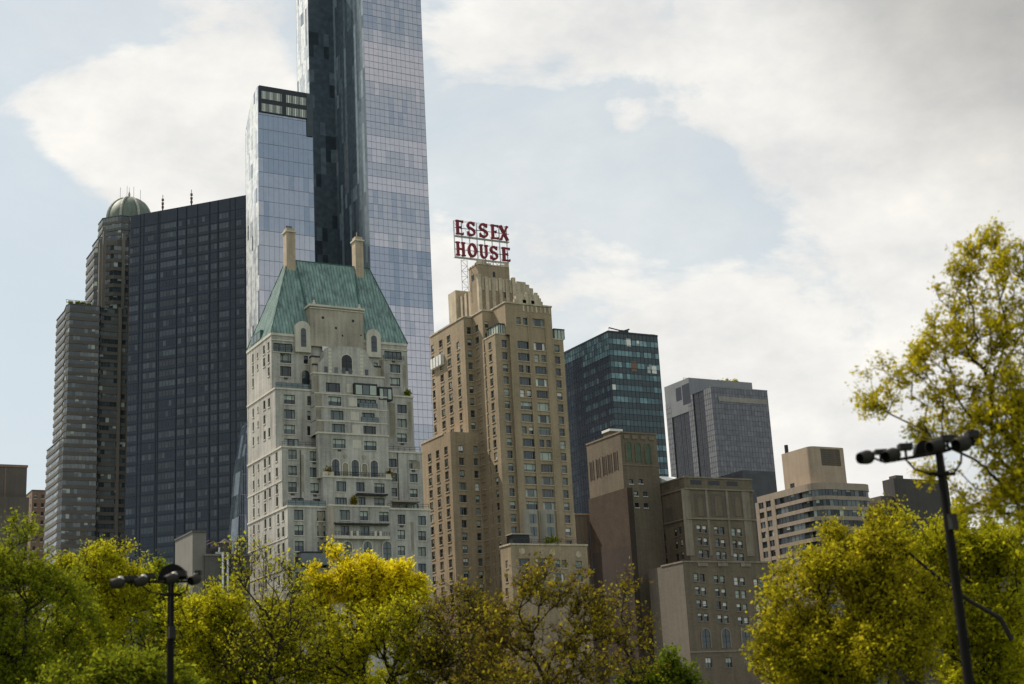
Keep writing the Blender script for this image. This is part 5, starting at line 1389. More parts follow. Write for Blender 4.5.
def build_club():
    Ya = 290.0; XA, XB = xs(684, 480, Ya), xs(751.8, 485, Ya); zt = zs(717, 479, Ya); Yb = P(651.5, 500, X=XA).y
    b = Bld('club_house', 'square brown brick club house with paired white-blind windows and a stone-trimmed top', ((XA + XB) / 2, Ya, 0), seed=95, blinds=.8, subparts=True, blindmats=[WHITEB, WHITEB, BLIND], glass=[G1, G2, G3], sill=CLB_L)
    f, l = b.vol(XA, XB, Ya, Yb, 0, zt, CLB, CLB_L)
    for y in (529.3, 541.7, 554.2):
        for x in (699, 704.8, 716.6, 722.3, 733.8, 739.6): f.win(x + (y - 530) * .09, y + (x - 700) * .09 - .5, 4.2, 7.6, 'dh')
        for px in (659.5, 664.3, 675.5, 680.5): l.win(px + (y - 530) * .09, y + (684 - px) * .42, 2.6, 7.4, 'dh', blind=.4)
    for xa, xb in ((694.5, 705.8), (710.8, 725.7), (731.8, 743)):
        pt = MB(); X0, X1 = xs(xa, 505, Ya), xs(xb, 505, Ya); z0, z1 = zs((xa + xb) / 2, 516.5, Ya), zs((xa + xb) / 2, 494, Ya)
        pt.box((X0, Ya - .03, z0), (X1, Ya - .003, z1), CLB_D); o = b.part(pt, 'arch_panel'); pt = MB(); c = (X0 + X1) / 2; q = (X1 - X0) * .24
        plate(pt, arch_pts(c - q, c + q, z0 + .1, z1 - 1.6), Ya - .1, Ya - .033, CLB); b.part(pt, 'blind_arch', o)
    for px in (657, 669.5):
        y = P(px, 515, X=XA).y; m = MB(); z = P(px, 513 + (684 - px) * .3, X=XA).z; m.box((XA - .03, y - 1.6, z - 2.4), (XA - .003, y + 1.6, z + 2.4), CLB_D); b.part(m, 'arch_panel')
    for yy in (489.8, 519.2):
        z = zs(717, yy, Ya); m = MB(); m.box((XA - .3, Ya - .3, z - .16), (XB + .3, Ya - .004, z + .2), CLB_L); m.box((XA - .3, Ya - .01, z - .16), (XA - .004, Yb, z + .2), CLB_L); b.part(m, 'cornice')
    for px in (687.5, 708.2, 728.7, 747.5): X = xs(px, 520, Ya); w_ = 1.2 if px in (687.5, 747.5) else .35; m = MB(); m.box((X - w_, Ya - .14, zs(717, 556, Ya)), (X + w_, Ya - .005, zs(717, 490.4, Ya)), CLB_L); b.part(m, 'pilaster')
    m = MB()
    for px in (696, 714, 732): m.box((xs(px - 6, 478, Ya), Ya - .03, zt - 1.6), (xs(px + 5, 478, Ya), Ya - .004, zt - .5), G4)
    for a in (.15, .42, .7): y = Ya + (Yb - Ya) * a; m.box((XA - .03, y, zt - 1.6), (XA - .004, y + 2.4, zt - .5), CLB_D)
    b.part(m, 'parapet_openings')
    m = MB(); q = P(664, 471, X=XA + 1.5); m.poly([(XA + .4, q.y - 3, zt + .4), (XA + .4, q.y + 3.4, zt + .4), (XA + .4, q.y + 2.2, zt + 2.6)], WHITEB); m.poly([(XA + .4, q.y - 3, zt + .4), (XA + 6, q.y - 3, zt + .4), (XA + 6, q.y + 2.2, zt + 2.6), (XA + .4, q.y + 2.2, zt + 2.6)], WHITEB); m.poly([(XA + .4, q.y + 3.4, zt + .4), (XA + 6, q.y + 3.4, zt + .4), (XA + 6, q.y + 2.2, zt + 2.6), (XA + .4, q.y + 2.2, zt + 2.6)][::-1], WHITEB); b.part(m, 'roof_tent')
    # lower front block
    Yc = 281.0; X0, X1 = xs(683, 565, Yc), xs(772, 575, Yc); z2 = zs(700, 562.5, Yc); Yd = P(649.3, 585, X=X0).y
    f, l = b.vol(X0, X1, Yc, Ya - .02, 0, z2, CLB, CLB_L)
    b.wall.box((X0, Ya - .015, 0), (XA - .01, Yd, z2), CLB_W, skip='BF'); b.wall.poly([(X0 - .004, Yc, 0), (X0 - .004, Ya - .015, 0), (X0 - .004, Ya - .015, z2), (X0 - .004, Yc, z2)][::-1], CLB_W)
    for y in (578, 591, 604.3, 617.6):
        for x in (696.3, 702.5, 716.2, 722.5, 736.4, 742.6, 756, 762): f.win(x + (y - 578) * .10, y + (x - 700) * .09 - .3, 4.4, 7.8, 'dh')
    for x in (706, 726, 746): 
        X = xs(x, 640, Yc); arched_window(b, Yc, X - 1.15, X + 1.15, zs(x, 648, Yc), zs(x, 629, Yc), CLB_L, G2, .3)
    for x in (708.8, 729, 749): f.win(x, 662.5, 6, 10, 'two', blind=.3)
    z = zs(700, 652, Yc); b.wall.box((X0 - .15, Yc - .15, z - .15), (X1 + .15, Yc - .004, z + .2), CLB_L)
    m = MB()
    for px in (702, 722, 745): m.box((xs(px - 5, 560, Yc), Yc - .22, z2 - .9), (xs(px + 5, 560, Yc), Yc - .19, z2 - .1), CLB_L)
    b.part(m, 'parapet_blocks')
    b.finish()


build_club()

# ------------------------------------------------------------------ rounded apartment block, right
PNK = srf('buff_concrete', (.32, .262, .205), .88, 0, .1, .2, .12, .06, course=.03); PNK_D = srf('buff_penthouse', (.37, .29, .215), .88, 0, .1, .2, .1, .06)
RG = [gls('ribbon_glass_a', (.018, .022, .026), .06), gls('ribbon_glass_b', (.035, .046, .05), .06), gls('ribbon_glass_c', (.10, .12, .12), .08), G4]


def rounded(x0, x1, y0, y1, r, n=7):
    arc = lambda cx, cy, a0, a1: [(cx + r * math.cos(rad(a0 + (a1 - a0) * i / n)), cy + r * math.sin(rad(a0 + (a1 - a0) * i / n))) for i in range(n + 1)]
    return arc(x0 + r, y0 + r, 180, 270) + arc(x1 - r, y0 + r, 270, 360) + [(x1, y1), (x0, y1)]


def build_rounded():
    Y0 = 282.0; X1 = xs(877, 500, Y0); XL = xs(806, 495, Y0 + 4); Y1 = P(758, 510, X=XL).y; zt = zs(840, 484, Y0)
    b = Bld('rounded_apartment_block', 'buff apartment block with rounded corners and dark ribbon windows', ((XL + X1) / 2, Y0, 0), seed=99, subparts=False)
    pl = rounded(XL, X1, Y0, Y1, 4.2)
    banded(b, pl, 0, zt - 1.2, 2.62, 1.6, PNK, RG, FRAME, pane=1.5, seed=12, blind=.12); b.wall.prism(pl, zt - 1.2, zt + .3, PNK)
    ex = MB()
    for px, wd in ((758.5, .7), (766.3, .5), (774.5, .8)):
        y = P(px, 520, X=XL).y; ex.box((XL - .06, y - wd, 0), (XL + .3, y + wd, zt - 1.2), PNK)
    b.part(ex, 'wall_piers')
    Yp = Y0 + 5; xa, xb = xs(811, 460, Yp), xs(847, 460, Yp); yk = P(783, 470, X=xa).y; zp = zs(828, 447, Yp)
    m = MB(); m.prism(rounded(xa, xb, Yp, yk, 1.6), zt + .3, zp, PNK_D); o = b.part(m, 'penthouse')
    m = MB(); m.box((xs(821.5, 460, Yp), Yp - .06, zs(830, 465.5, Yp)), (xs(840.5, 460, Yp), Yp - .004, zs(830, 449, Yp)), BST)
    for k in range(8): z0, z1 = zs(830, 465.5, Yp), zs(830, 449, Yp); z = z0 + (z1 - z0) * (k + .5) / 8; m.box((xs(822, 460, Yp), Yp - .12, z), (xs(840, 460, Yp), Yp - .062, z + .12), BST2)
    b.part(m, 'louver', o)
    m = MB(); y = P(791.5, 477, X=xa).y; m.box((xa - .04, y - .8, zt + .6), (xa - .003, y + .8, zt + 2.3), G4); b.part(m, 'door', o)
    m = MB(); y = P(786.5, 450, X=xa + 1).y; m.bar((xa + 1, y, zp - .5), (xa + 1, y, zp + 2.3), .5, DARKMETAL, 10); b.part(m, 'flue', o)
    b.finish()


build_rounded()


def ex_dark(b, x0, x1, zt, Y, f, l):
    b.vol(xs(883.5, 500, Y), x0, Y + 1, Y + 12, 0, zs(889, 495.5, Y), BST, None); b.vol(xs(874, 500, Y), xs(883.5, 500, Y) - .01, Y + 2, Y + 12, 0, zs(880, 502, Y), BST2, None)
    m = MB(); m.box((x0 + 2, Y + 1, zt), (x0 + 5, Y + 4, zt + 1.2), BST); b.part(m, 'roof_hut')


small_block('dark_stepped_building', 'dark stepped building half hidden by leaves behind the right floodlight pole', 896, 950, 479.5, 330.0, 5, srf('dark_slate_stone', (.07, .065, .06), .9, 0, .14, .15, .12, .05), 101, None, ex_dark)
small_block('dark_tower', 'dark grey tower slab between the club house and the rounded apartment block', 744, 777, 471, 372.0, 16, srf('dark_grey_panel', (.07, .073, .08), .6, .1, .12, .2, .1, .05, course=.12, block=(1.4, 1.7)), 103, None)
# buildings further along the street to the right, behind the tall tree
small_block('street_block', 'plain brown apartment block glimpsed behind the tall tree on the right', 956, 1060, 548, 300.0, 18, BRK, 102, (10, 3.2, 1.1, 1.7), None, BRK_L)
# ------------------------------------------------------------------ trees
BARK = srf('bark', (.022, .018, .014), .95, 0, .25, 1.2, .1, .2, bump=.3); BARK_P = srf('bark_grey', (.075, .065, .05), .95, 0, .25, 1.2, .1, .2, bump=.3)
LM = {
    'green': leafmat('leaf_spring_green', (.11, .135, .012), (.22, .25, .016), (.40, .40, .022), .55),
    'lime': leafmat('leaf_yellow_green', (.22, .22, .012), (.44, .42, .016), (.68, .61, .022), .55),
    'yellow': leafmat('leaf_bright_yellow', (.44, .35, .012), (.78, .65, .014), (.90, .78, .03), .5),
    'olive': leafmat('leaf_olive', (.13, .105, .016), (.25, .20, .02), (.40, .31, .03), .5),
    'brown': leafmat('leaf_bronze_bud', (.07, .042, .018), (.22, .165, .02), (.66, .54, .03), .45),
    'gold': leafmat('leaf_gold_green', (.18, .155, .012), (.42, .365, .016), (.70, .59, .025), .55),
    'sunny': leafmat('leaf_sunny_yellow', (.27, .225, .012), (.54, .455, .016), (.78, .66, .025), .55),
    'fresh': leafmat('leaf_fresh_green', (.09, .13, .012), (.16, .21, .016), (.25, .29, .03), .5),
}


def tubes_np(name, A, B, ra, rb, mat, parent, off, n=5):
    A, B = np.asarray(A), np.asarray(B); d = B - A; L = np.linalg.norm(d, axis=1, keepdims=True); d = d / np.maximum(L, 1e-6)
    h = np.where(np.abs(d[:, 2:3]) < .9, np.array([[0, 0, 1.]]), np.array([[1., 0, 0]])); u = np.cross(d, h); u /= np.linalg.norm(u, axis=1, keepdims=True); w = np.cross(d, u)
    t = 2 * np.pi * np.arange(n) / n; c, s = np.cos(t), np.sin(t)
    ring = u[:, None, :] * c[None, :, None] + w[:, None, :] * s[None, :, None]
    V = np.concatenate([A[:, None, :] + ring * np.asarray(ra)[:, None, None], B[:, None, :] + ring * np.asarray(rb)[:, None, None]], 1).reshape(-1, 3)
    m = len(A); base = np.arange(m)[:, None] * 2 * n; i = np.arange(n)[None, :]; j = (i + 1) % n
    F = np.stack([base + i, base + j, base + n + j, base + n + i], 2).reshape(-1, 4)
    return quads_np(name, V, F, mat, parent, off, None, True)


def quads_np(name, V, F, mat, parent, off, tint=None, smooth=False):
    me = bpy.data.meshes.new(name); V = V - np.asarray(off); nf = len(F)
    me.vertices.add(len(V)); me.vertices.foreach_set('co', V.astype(np.float32).ravel())
    me.loops.add(nf * 4); me.loops.foreach_set('vertex_index', F.astype(np.int32).ravel())
    me.polygons.add(nf); me.polygons.foreach_set('loop_start', np.arange(nf, dtype=np.int32) * 4)
    if smooth: me.polygons.foreach_set('use_smooth', np.ones(nf, dtype=bool))
    me.materials.append(mat); me.update(calc_edges=True)
    if tint is not None:
        a = me.attributes.new('tint', 'FLOAT', 'FACE'); a.data.foreach_set('value', tint.astype(np.float32))
    o = bpy.data.objects.new(name, me); COL.objects.link(o); o.parent = parent
    return o


def grow_tree(label, D, lobes, leaf, seed, npts=420, leaves=26, size=.2, spread=.42, bark=None, base_px=None, name='park_tree', cat='tree', group='trees along the park edge', tip=.011, low=.32, bare=0.0, lean=(0, 0), twig=.7, axis_w=.25, ground=0.0, nsub=9):
    """lobes: (px, py, rx, ry) masses of the crown as seen, placed at real distance D; the branches grow to fill them"""
    rng = np.random.default_rng(seed)
    cs = []; dirs = Vector((_hf.x, _hf.y, 0))
    for i, lb in enumerate(lobes):
        px, py, rx, ry = lb[:4]; dd = lb[4] if len(lb) > 4 else 0
        c = P(px, py, D=D + dd); k = (D + dd) / FPX * 1.03; cs.append((np.array(c), rx * k, max(rx, ry) * k * .8 if len(lb) < 6 else lb[5], ry * k))
    R3 = np.array([[RT.x, RT.y, 0], [_hf.x, _hf.y, 0], [0, 0, 1]]); R3[0] /= np.linalg.norm(R3[0])
    sub = []
    for c, a, b_, h in cs:
        for _ in range(nsub):
            v = rng.normal(size=3); v /= np.linalg.norm(v); v[2] = v[2] * .9 + .15; q = rng.uniform(.55, .95); f = rng.uniform(.22, .42)
            sub.append((c + R3[0] * v[0] * a * q + R3[1] * v[1] * b_ * q + R3[2] * v[2] * h * q, a * f, b_ * f, h * f * 1.15))
        sub.append((c, a * .6, b_ * .6, h * .6))
    vol = np.array([a * b * c for _, a, b, c in sub]) ** .62; vol /= vol.sum(); cen0 = np.mean([c for c, *_ in cs], 0); cs = sub
    pts = []
    for _ in range(npts):
        c, a, b_, h = cs[rng.choice(len(cs), p=vol)]
        v = rng.normal(size=3); v /= np.linalg.norm(v); v *= rng.random() ** .38
        pts.append(c + R3[0] * v[0] * a + R3[1] * v[1] * b_ + R3[2] * v[2] * h)
    pts = np.array(pts)
    pts = pts[pts[:, 2] > ground + 2.2]
    cen = pts.mean(0); bx, by = (cen[0], cen[1]) if base_px is None else tuple(P(base_px, 600, D=D))[:2]
    zmin, zmax = pts[:, 2].min(), pts[:, 2].max(); zt = ground + max(1.8, (zmin - ground) * .8 + (zmax - zmin) * low * .4)
    nodes = [np.array([bx, by, ground - .2])]; par = [-1]; plen = [0.]
    top = np.array([bx + (cen[0] - bx) * .5 + lean[0], by + (cen[1] - by) * .5 + lean[1], zt])
    for k in range(1, 6):
        t = k / 5; nodes.append(nodes[0] * (1 - t) + top * t + rng.normal(size=3) * np.array([.08, .08, 0]) * (k < 5)); par.append(k - 1); plen.append(plen[-1] + np.linalg.norm(nodes[-1] - nodes[-2]))
    trunk_n = len(nodes)
    order = np.argsort(np.linalg.norm(pts - top, axis=1)); tips = []
    cap = len(pts) * 4 + 10; NA = np.zeros((cap, 3)); PL = np.zeros(cap); n = len(nodes); NA[:n] = nodes; PL[:n] = plen
    PL[:n] = np.arange(n) * .3; HD = np.zeros((cap, 3)); HD[:n, 2] = 1.0
    for q in order:
        p = pts[q]; d = NA[3:n] - p; dist = np.linalg.norm(d, axis=1)
        cosv = -(d * HD[3:n]).sum(1) / np.maximum(dist, 1e-6)
        cost = dist * (1 + .45 * (1 - cosv)) + axis_w * PL[3:n] + .55 * np.maximum(0, NA[3:n, 2] - p[2])
        j = int(np.argmin(cost)) + 3; a = NA[j]; L = dist[j - 3]; m = max(1, int(L / .9)); prev = j
        for k in range(1, m + 1):
            t = k / m; x = a * (1 - t) + p * t
            if k < m: x = x + rng.normal(size=3) * .035 * min(L, 2.5) + np.array([0, 0, -.05 * L * math.sin(math.pi * t)])
            NA[n] = x; hv = x - NA[prev]; HD[n] = hv / (np.linalg.norm(hv) + 1e-6); par.append(prev); PL[n] = PL[prev] + L / m; prev = n; n += 1
        tips.append(prev)
    NA = NA[:n]; par = np.array(par); cnt = np.zeros(n); ischild = np.zeros(n, bool); ischild[par[1:]] = True
    cnt[~ischild] = 1
    for i in range(n - 1, 0, -1): cnt[par[i]] += cnt[i]
    rad_ = tip * np.maximum(cnt, 1) ** .52 + .004
    A, B, ra, rb = [], [], [], []
    for i in range(1, n):
        A.append(NA[par[i]]); B.append(NA[i]); ra.append(min(rad_[par[i]], rad_[i] * 1.5)); rb.append(rad_[i])
    tp = NA[tips]
    tw = 6
    out = tp - cen0; out /= np.linalg.norm(out, axis=1, keepdims=True) + 1e-6
    td = rng.normal(size=(len(tp) * tw, 3)) * .75 + np.repeat(out, tw, 0) * .7; td[:, 2] += .45; td /= np.linalg.norm(td, axis=1, keepdims=True)
    T0 = np.repeat(tp, tw, 0); T1 = T0 + td * twig * rng.uniform(.4, 1.2, (len(T0), 1))
    A += list(T0); B += list(T1); ra += [tip * .85] * len(T0); rb += [tip * .4] * len(T0)
    root = thing(name, (bx, by, ground), label, cat, group)
    off = np.array([bx, by, ground])
    tubes_np('trunk', A, B, ra, rb, bark or BARK, root, off)
    # leaves along the twigs and round the tips
    keep = rng.random(len(T1)) > bare
    src0, src1 = T0[keep], T1[keep]; per = max(1, leaves // tw)
    t = rng.random((len(src0), per, 1)) * .85 + .25
    C = (src0[:, None] * (1 - t) + src1[:, None] * t + rng.normal(size=(len(src0), per, 3)) * spread * .26).reshape(-1, 3)
    clump = np.repeat(rng.normal(0, .13, len(src0)), per)
    a = rng.normal(size=C.shape); a /= np.linalg.norm(a, axis=1, keepdims=True); b2 = np.cross(a, rng.normal(size=C.shape)); b2 /= np.linalg.norm(b2, axis=1, keepdims=True)
    s = size * np.clip(rng.lognormal(-.12, .38, (len(C), 1)), .4, 2.0)
    V = np.stack([C - a * s * .5, C + b2 * s * .30 - a * s * .05, C + a * s * .5, C - b2 * s * .30 - a * s * .05], 1).reshape(-1, 3)
    F = np.arange(len(C) * 4).reshape(-1, 4)
    quads_np('crown', V, F, LM[leaf], root, off, np.clip(.5 + clump + rng.normal(0, .14, len(C)), 0, 1))
    return root


# left: rounded spring-green maples
grow_tree('dark green tree filling the bottom left corner', 78, [(20, 635, 75, 72), (-20, 612, 60, 58), (60, 612, 45, 45), (10, 584, 55, 38), (40, 675, 70, 40)], 'green', 1, 700, 66, .155, .5, tip=.014)
grow_tree('yellow-green tree left of the shorter floodlight pole', 88, [(95, 610, 45, 50), (122, 594, 32, 32), (68, 584, 34, 30), (100, 655, 60, 45)], 'lime', 2, 580, 64, .155, .5, tip=.014)
grow_tree('low green tree right behind the shorter floodlight pole', 100, [(165, 605, 32, 36), (140, 640, 45, 45), (190, 650, 40, 50), (150, 590, 22, 26)], 'green', 3, 460, 60, .17, .5, tip=.014)
grow_tree('deep green bush at the foot of the left trees', 66, [(125, 680, 42, 24), (80, 695, 50, 24), (150, 695, 40, 24)], 'green', 4, 300, 40, .17, .4, name='park_tree')
grow_tree('yellowing tree just right of the shorter floodlight pole', 84, [(222, 610, 36, 34), (200, 630, 36, 50), (250, 635, 40, 50), (285, 640, 34, 44), (215, 670, 50, 30), (275, 675, 50, 30)], 'lime', 5, 680, 42, .16, .5, tip=.015)
# centre
grow_tree('thin olive tree with bare upright twigs in front of the limestone house', 80, [(262, 590, 30, 40), (244, 575, 18, 26), (285, 580, 18, 30), (270, 650, 50, 50), (300, 640, 40, 50)], 'lime', 6, 300, 15, .17, .5, tip=.010, bare=.2, twig=1.1)
grow_tree('bright yellow tree, sunlit on top, below the limestone house', 92, [(352, 574, 27, 26), (390, 582, 26, 22), (415, 592, 20, 18), (330, 598, 26, 26), (375, 605, 45, 22), (305, 620, 22, 22)], 'yellow', 7, 540, 66, .165, .42, tip=.018, base_px=350, low=.1)
grow_tree('dim olive tree standing under the bright yellow crown', 84, [(390, 640, 50, 35), (340, 655, 50, 35), (430, 650, 40, 35), (370, 680, 60, 30)], 'lime', 8, 520, 38, .155, .5, tip=.017)
grow_tree('twiggy brown tree coming into leaf below the tan hotel', 82, [(455, 612, 32, 24), (440, 645, 40, 36), (480, 640, 34, 40), (462, 672, 50, 30)], 'olive', 9, 460, 20, .17, .45, tip=.010, bare=.2, twig=1.1)
grow_tree('sparse tree with dark bronze buds in front of the tan hotel', 70, [(545, 590, 34, 26), (575, 600, 30, 26), (520, 625, 40, 30), (560, 645, 48, 36), (490, 655, 36, 36), (600, 640, 30, 34), (540, 680, 80, 30)], 'brown', 10, 430, 28, .18, .36, tip=.010, bare=.22, twig=.8)
grow_tree('almost bare young tree before the dark red party wall', 74, [(628, 600, 14, 22), (618, 630, 24, 30), (644, 625, 16, 22), (630, 668, 36, 26)], 'brown', 11, 130, 18, .17, .36, tip=.009, bare=.35, twig=.9)
grow_tree('fresh green shrub below the club house', 76, [(660, 676, 22, 16), (685, 682, 18, 12), (640, 688, 18, 14), (665, 700, 34, 20)], 'fresh', 12, 220, 44, .18, .4)
# right
grow_tree('big golden-green tree left of the taller floodlight pole', 62, [(824, 605, 50, 58), (797, 632, 34, 50), (850, 575, 48, 44), (880, 560, 40, 38), (852, 660, 78, 50), (895, 620, 50, 60), (805, 672, 40, 40), (870, 660, 60, 50)], 'gold', 14, 1250, 60, .14, .42, tip=.012)
_behind = grow_tree('bright yellow-green tree behind the taller floodlight pole', 70, [(925, 565, 46, 44), (965, 560, 48, 42), (940, 630, 60, 60), (1000, 600, 46, 60), (900, 545, 28, 24), (980, 670, 60, 40), (1015, 560, 40, 36)], 'lime', 15, 900, 60, .155, .45, tip=.013)
grow_tree('tall open tree rising above the skyline at the right edge', 44, [(985, 268, 34, 32), (960, 300, 28, 32), (1005, 310, 36, 46), (975, 350, 40, 30), (1020, 380, 40, 60), (940, 365, 34, 22), (900, 380, 32, 24), (870, 405, 22, 15), (985, 420, 46, 34), (940, 430, 30, 20), (930, 470, 24, 18), (1000, 480, 40, 40), (960, 400, 40, 22), (1040, 300, 40, 60), (1010, 425, 40, 50), (985, 250, 14, 16), (1000, 242, 12, 14), (1015, 490, 30, 50), (975, 500, 30, 24), (1020, 440, 34, 40), (950, 330, 20, 30)],
          'sunny', 16, 1200, 26, .11, .25, tip=.005, base_px=1085, low=.05, twig=.42, axis_w=.34, group='trees along the park edge')
# two dead dark limbs crossing the crown behind the taller pole
def dead_limbs(root, D):
    pts = [P(x, y, D=D) for x, y in ((1012, 640), (1000, 618), (968, 600), (935, 575), (915, 558), (898, 542))]; off = root.location
    m = MB()
    for i, (a, c) in enumerate(zip(pts, pts[1:])): m.bar(a, c, .11 - .014 * i, BARK, 7, .11 - .014 * (i + 1))
    q = [P(x, y, D=D) for x, y in ((948, 584), (925, 592), (903, 606))]
    for i, (a, c) in enumerate(zip(q, q[1:])): m.bar(a, c, .07 - .02 * i, BARK, 6, .05 - .02 * i)
    m.build('dead_limb', root, off=off)


dead_limbs(_behind, 61.5)
# farther belt of trees filling in along the street wall
for i, (px, py, rx, ry, lf, lb) in enumerate([(60, 640, 60, 60, 'green', 'farther green tree seen through the left maples'), (200, 650, 55, 45, 'olive', 'farther olive tree behind the yellowing tree at left'), (320, 655, 60, 40, 'lime', 'farther yellow-green tree low behind the olive twigs'),
                                              (470, 690, 60, 26, 'olive', 'farther low tree behind the twiggy brown tree'), (800, 660, 45, 40, 'olive', 'farther tree at the left foot of the big golden tree'), (1000, 640, 50, 60, 'green', 'farther green tree in the bottom right corner')]):
    grow_tree(lb, 118, [(px, py, rx, ry), (px + 20, py + 25, rx, ry)], lf, 30 + i, 260, 34, .3, .6)
# little tree in a tub on the grey tower's roof, and the terrace greenery
x = xs(726, 385, GT[3] + 6)
yy = GT[3] + 6
_c = Vector((xs(726, 380, yy), yy, 0)); _d = math.hypot(_c.x, _c.y)
grow_tree('small pale tree growing on the roof of the grey office tower', _d, [(722, 383, 7, 4), (731, 384, 6, 4)], 'lime', 50, 60, 30, .55, 1.0, name='rooftop_tree', group=None, ground=GT[1], tip=.02)


def shrub(px, Y, z, h, leafk, label, seed, w=None):
    rng = np.random.default_rng(seed); X = xs(px, 450, Y); w = w or h * .55
    root = thing('potted_shrub', (X, Y, z), label, 'shrub', 'shrubs on roof terraces')
    m = MB(); m.lathe((X, Y, z), (0, 0, 1), [(0, w * .35), (h * .28, w * .45), (h * .28, 0)], CHIM, 10); m.build('pot', root, off=(X, Y, z))
    C = np.array([X, Y, z + h * .62]) + rng.normal(size=(260, 3)) * np.array([w * .35, w * .35, h * .2])
    a = rng.normal(size=C.shape); a /= np.linalg.norm(a, axis=1, keepdims=True); b2 = np.cross(a, rng.normal(size=C.shape)); b2 /= np.linalg.norm(b2, axis=1, keepdims=True); s = .28
    V = np.stack([C - a * s, C + b2 * s * .5, C + a * s, C - b2 * s * .5], 1).reshape(-1, 3)
    quads_np('foliage', V, np.arange(len(C) * 4).reshape(-1, 4), LM[leafk], root, np.array([X, Y, z]), np.clip(rng.normal(.4, .2, len(C)), 0, 1))


hh = HH
shrub(352.5, hh['F0'] + .8, hh['z0'] + .05, 2.6, 'olive', 'tall thin shrub by the glass railing on the middle terrace', 71, 1.1)
shrub(328, hh['Yc0'] + .8, P(328, 478, Y=hh['Yc0']).z, 2.4, 'olive', 'shrub at the left end of the arcade terrace', 72)
shrub(387.5, hh['Yc0'] + .8, P(387.5, 479, Y=hh['Yc0']).z, 2.2, 'brown', 'reddish shrub at the right end of the arcade terrace', 73)
shrub(409.5, hh['F2'] + .8, hh['z2'] + .1, 1.7, 'green', 'dark shrub on the upper right terrace of the limestone house', 74)
shrub(546, EH['Yn'] + 1.2, EH['zt'] + .1, 2.0, 'green', 'dark round shrub on the terrace of the tan hotel', 75, 2.2)
for i, px in enumerate((66.5, 74, 79, 85.5)):
    shrub(px, DTY + 1.6, DTZ, [1.1, 1.4, 1.3, .9][i], 'green', ['first', 'second', 'third', 'last'][i] + ' small shrub from the left along the roof edge of the domed tower', 80 + i, 1.3)

# ------------------------------------------------------------------ floodlight poles
POLE = srf('pole_dark_paint', (.012, .011, .010), .8, 0, .2, 2, .1, .1, spec=.08); HEAD = srf('floodlight_grey', (.034, .030, .026), .6, .0, .2, 3, .1, .1, spec=.12); CAPW = srf('floodlight_pale_cap', (.42, .40, .36), .5, .2, .12, 3, .1, .05); INNER = srf('floodlight_inside', (.008, .008, .007), .8, 0, 0.05, 1, 0, 0, spec=.05)
BOXM = srf('ballast_box', (.028, .025, .022), .6, 0, .15, 3, .1, .05, spec=.15)


def floodlight(parent, base, c, ax, s=1.0, cap=True):
    c = Vector(c); ax = Vector(ax).normalized()
    m = MB(); m.lathe(c - ax * .02 * s, ax, [(.30 * s, .165 * s), (.30 * s, .185 * s), (.12 * s, .215 * s), (-.02 * s, .23 * s), (-.12 * s, .22 * s), (-.22 * s, .16 * s), (-.29 * s, .08 * s), (-.31 * s, .0)], HEAD, 20)
    o = m.build('floodlight', parent, True, off=base)
    m = MB(); m.lathe(c, ax, [(.283 * s, .164 * s), (.10 * s, .15 * s), (.06 * s, 0)], INNER, 18); m.build('reflector', o, True, off=base)
    if cap:
        m = MB(); q = c - ax * .12 * s; m.lathe(q + Vector((0, 0, .10 * s)), (Vector((0, 0, 1)) - ax * .35), [(0, .16 * s), (.09 * s, .14 * s), (.15 * s, .06 * s), (.17 * s, 0)], CAPW, 12); m.build('cap', o, True, off=base)
    return o


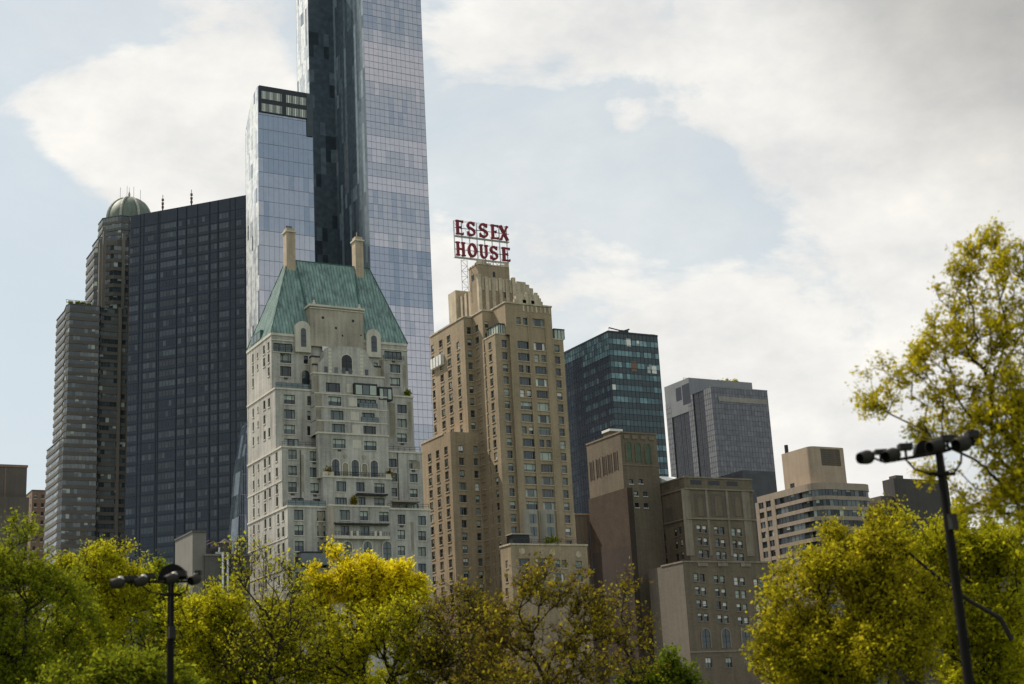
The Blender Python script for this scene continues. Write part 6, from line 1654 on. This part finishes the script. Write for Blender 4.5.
def light_pole(label, D, top, foot, lean, heads, boxes, arm, hood, under, pale=True):
    """heads etc. given where they stand in the photo; D is the real distance"""
    def at(x, y, dd=0.0): return P(x, y, D=D + dd)
    t = at(*top); k = D / FPX
    root_loc = (t.x, t.y, 0)
    root = thing('floodlight_pole', root_loc, label, 'light pole', 'floodlight poles in the park')
    m = MB(); m.bar((t.x, t.y, -.3), (t.x, t.y, t.z - .75), .135, POLE, 14, .115); m.bar((t.x, t.y, t.z - .75), (t.x, t.y, t.z), .115, POLE, 14, .10); m.lathe((t.x, t.y, 0), (0, 0, 1), [(0, .30), (.5, .28), (.62, .19), (.62, .1)], POLE, 14); m.build('pole', root, off=root_loc)
    def part(name, f):
        m = MB(); f(m); return m.build(name, root, off=root_loc)
    a, b = at(*arm[0]), at(*arm[1])
    tt = Vector((t.x, t.y, t.z - .05))
    part('crossarm', lambda m: m.tube([a, tt, b], .045, POLE, 8))
    zc = t.z - under
    part('junction_box', lambda m: m.box((t.x - .11, t.y - .25, zc - 1.5), (t.x + .11, t.y - .10, zc - 1.1), BOXM))
    part('cable', lambda m: m.tube([(t.x - .05, t.y - .16, zc - 1.1), (t.x - .07, t.y - .17, zc - .4), (t.x - .04, t.y - .12, t.z - .1)], .016, BOXM, 5))
    part('bracket_collar', lambda m: (m.bar((t.x, t.y, zc - .05), (t.x, t.y, zc + .05), .2, POLE, 12), m.bar(Vector((t.x, t.y, zc)) - RT * .36, Vector((t.x, t.y, zc)) + RT * .36, .05, POLE, 8)))
    for s, e in ((-1, a), (1, b)):
        st = Vector((t.x, t.y, zc)) + RT * .3 * s; mid = tt + (e - tt) * .62; q = (st + mid) / 2 + Vector((0, 0, -.09)) + RT * .08 * s
        part('curved_brace', lambda m: m.tube([st, q, mid], .028, POLE, 6))
    for (x, y, dx, dy, dz, s) in heads:
        s *= .84; c = at(x, y); ax = RT * dx + Vector((_hf.x, _hf.y, 0)) * dy + Vector((0, 0, dz)); o = floodlight(root, root_loc, c, ax, s, pale)
        e = tt + (a - tt) * max(0, min(1, (c - tt).dot(a - tt) / (a - tt).length_squared)) if (c - tt).dot(a - tt) > 0 else tt + (b - tt) * max(0, min(1, (c - tt).dot(b - tt) / (b - tt).length_squared))
        m = MB(); m.tube([e, c - ax.normalized() * .15], .03, POLE, 6); m.build('yoke', o, off=root_loc)
    for (x, y, w, h) in boxes:
        c = at(x, y, .12); w *= k / 2; h *= k / 2
        def f(m):
            u = RT.copy(); u.z = 0; u.normalize(); v = Vector((u.y, -u.x, 0)) * -1
            P8 = [c + u * sx * w + v * sy * .16 + Vector((0, 0, sz * h)) for sx, sy, sz in ((-1, -1, -1), (1, -1, -1), (1, 1, -1), (-1, 1, -1), (-1, -1, 1), (1, -1, 1), (1, 1, 1), (-1, 1, 1))]
            for q in ((0, 3, 2, 1), (4, 5, 6, 7), (0, 1, 5, 4), (1, 2, 6, 5), (2, 3, 7, 6), (3, 0, 4, 7)): m.poly([P8[i] for i in q], BOXM)
            m.bar(c - Vector((0, 0, h)), c - Vector((0, 0, h + .22)), .035, POLE, 6)
        part('ballast_box', f)
    # half-round hood plate standing above the pole head
    if hood:
        c = at(*hood[:2], .25); r = hood[2] * k; u = RT.copy(); u.z = 0; u.normalize(); v = Vector((-u.y, u.x, 0)); n = 14
        def f(m):
            fr = [c + u * r * math.cos(math.pi * i / n) + Vector((0, 0, hood[3] * k * math.sin(math.pi * i / n))) for i in range(n + 1)]
            bk = [p + v * .3 for p in fr]; m.poly(fr[::-1], POLE); m.poly(bk, POLE)
            for i in range(n): m.poly([fr[i], fr[i + 1], bk[i + 1], bk[i]], HEAD)
            m.poly([fr[0], bk[0], bk[-1], fr[-1]][::-1], POLE)
        part('hood', f)
    return root


light_pole('taller dark floodlight pole with clustered lamps against the right-hand sky', 40, (938.8, 451), (975, 684), 0,
           [(866, 457.3, -.9, -.5, -.22, 1.0), (892, 455.2, -.9, -.5, -.28, 1.02), (936.5, 446.5, -.9, -.45, -.2, 1.08), (962.5, 443.8, -.9, -.5, -.25, 1.1)],
           [(880, 452, 11, 4), (905, 447, 13, 6), (947, 438.8, 13, 6), (972, 434.8, 11, 6.5)], ((884, 462), (976, 441)), (925, 453, 9, 13), .62, False)
light_pole('shorter dark floodlight pole rising from the trees on the left', 52, (171, 580.5), (168, 684), 0,
           [(117.5, 583, -.95, -.3, -.2, 1.0), (141, 581.2, -.93, -.4, -.32, .98), (171.5, 578.7, -.85, -.5, -.3, 1.0), (195, 579.2, -.5, -.85, -.4, 1.0)],
           [(131.5, 578.3, 13, 4), (149.5, 576, 9, 5), (181.5, 573.8, 9, 5.5), (198.5, 572.8, 6, 4)], ((118, 582), (199, 581)), (172, 579.5, 14, 15), .48)
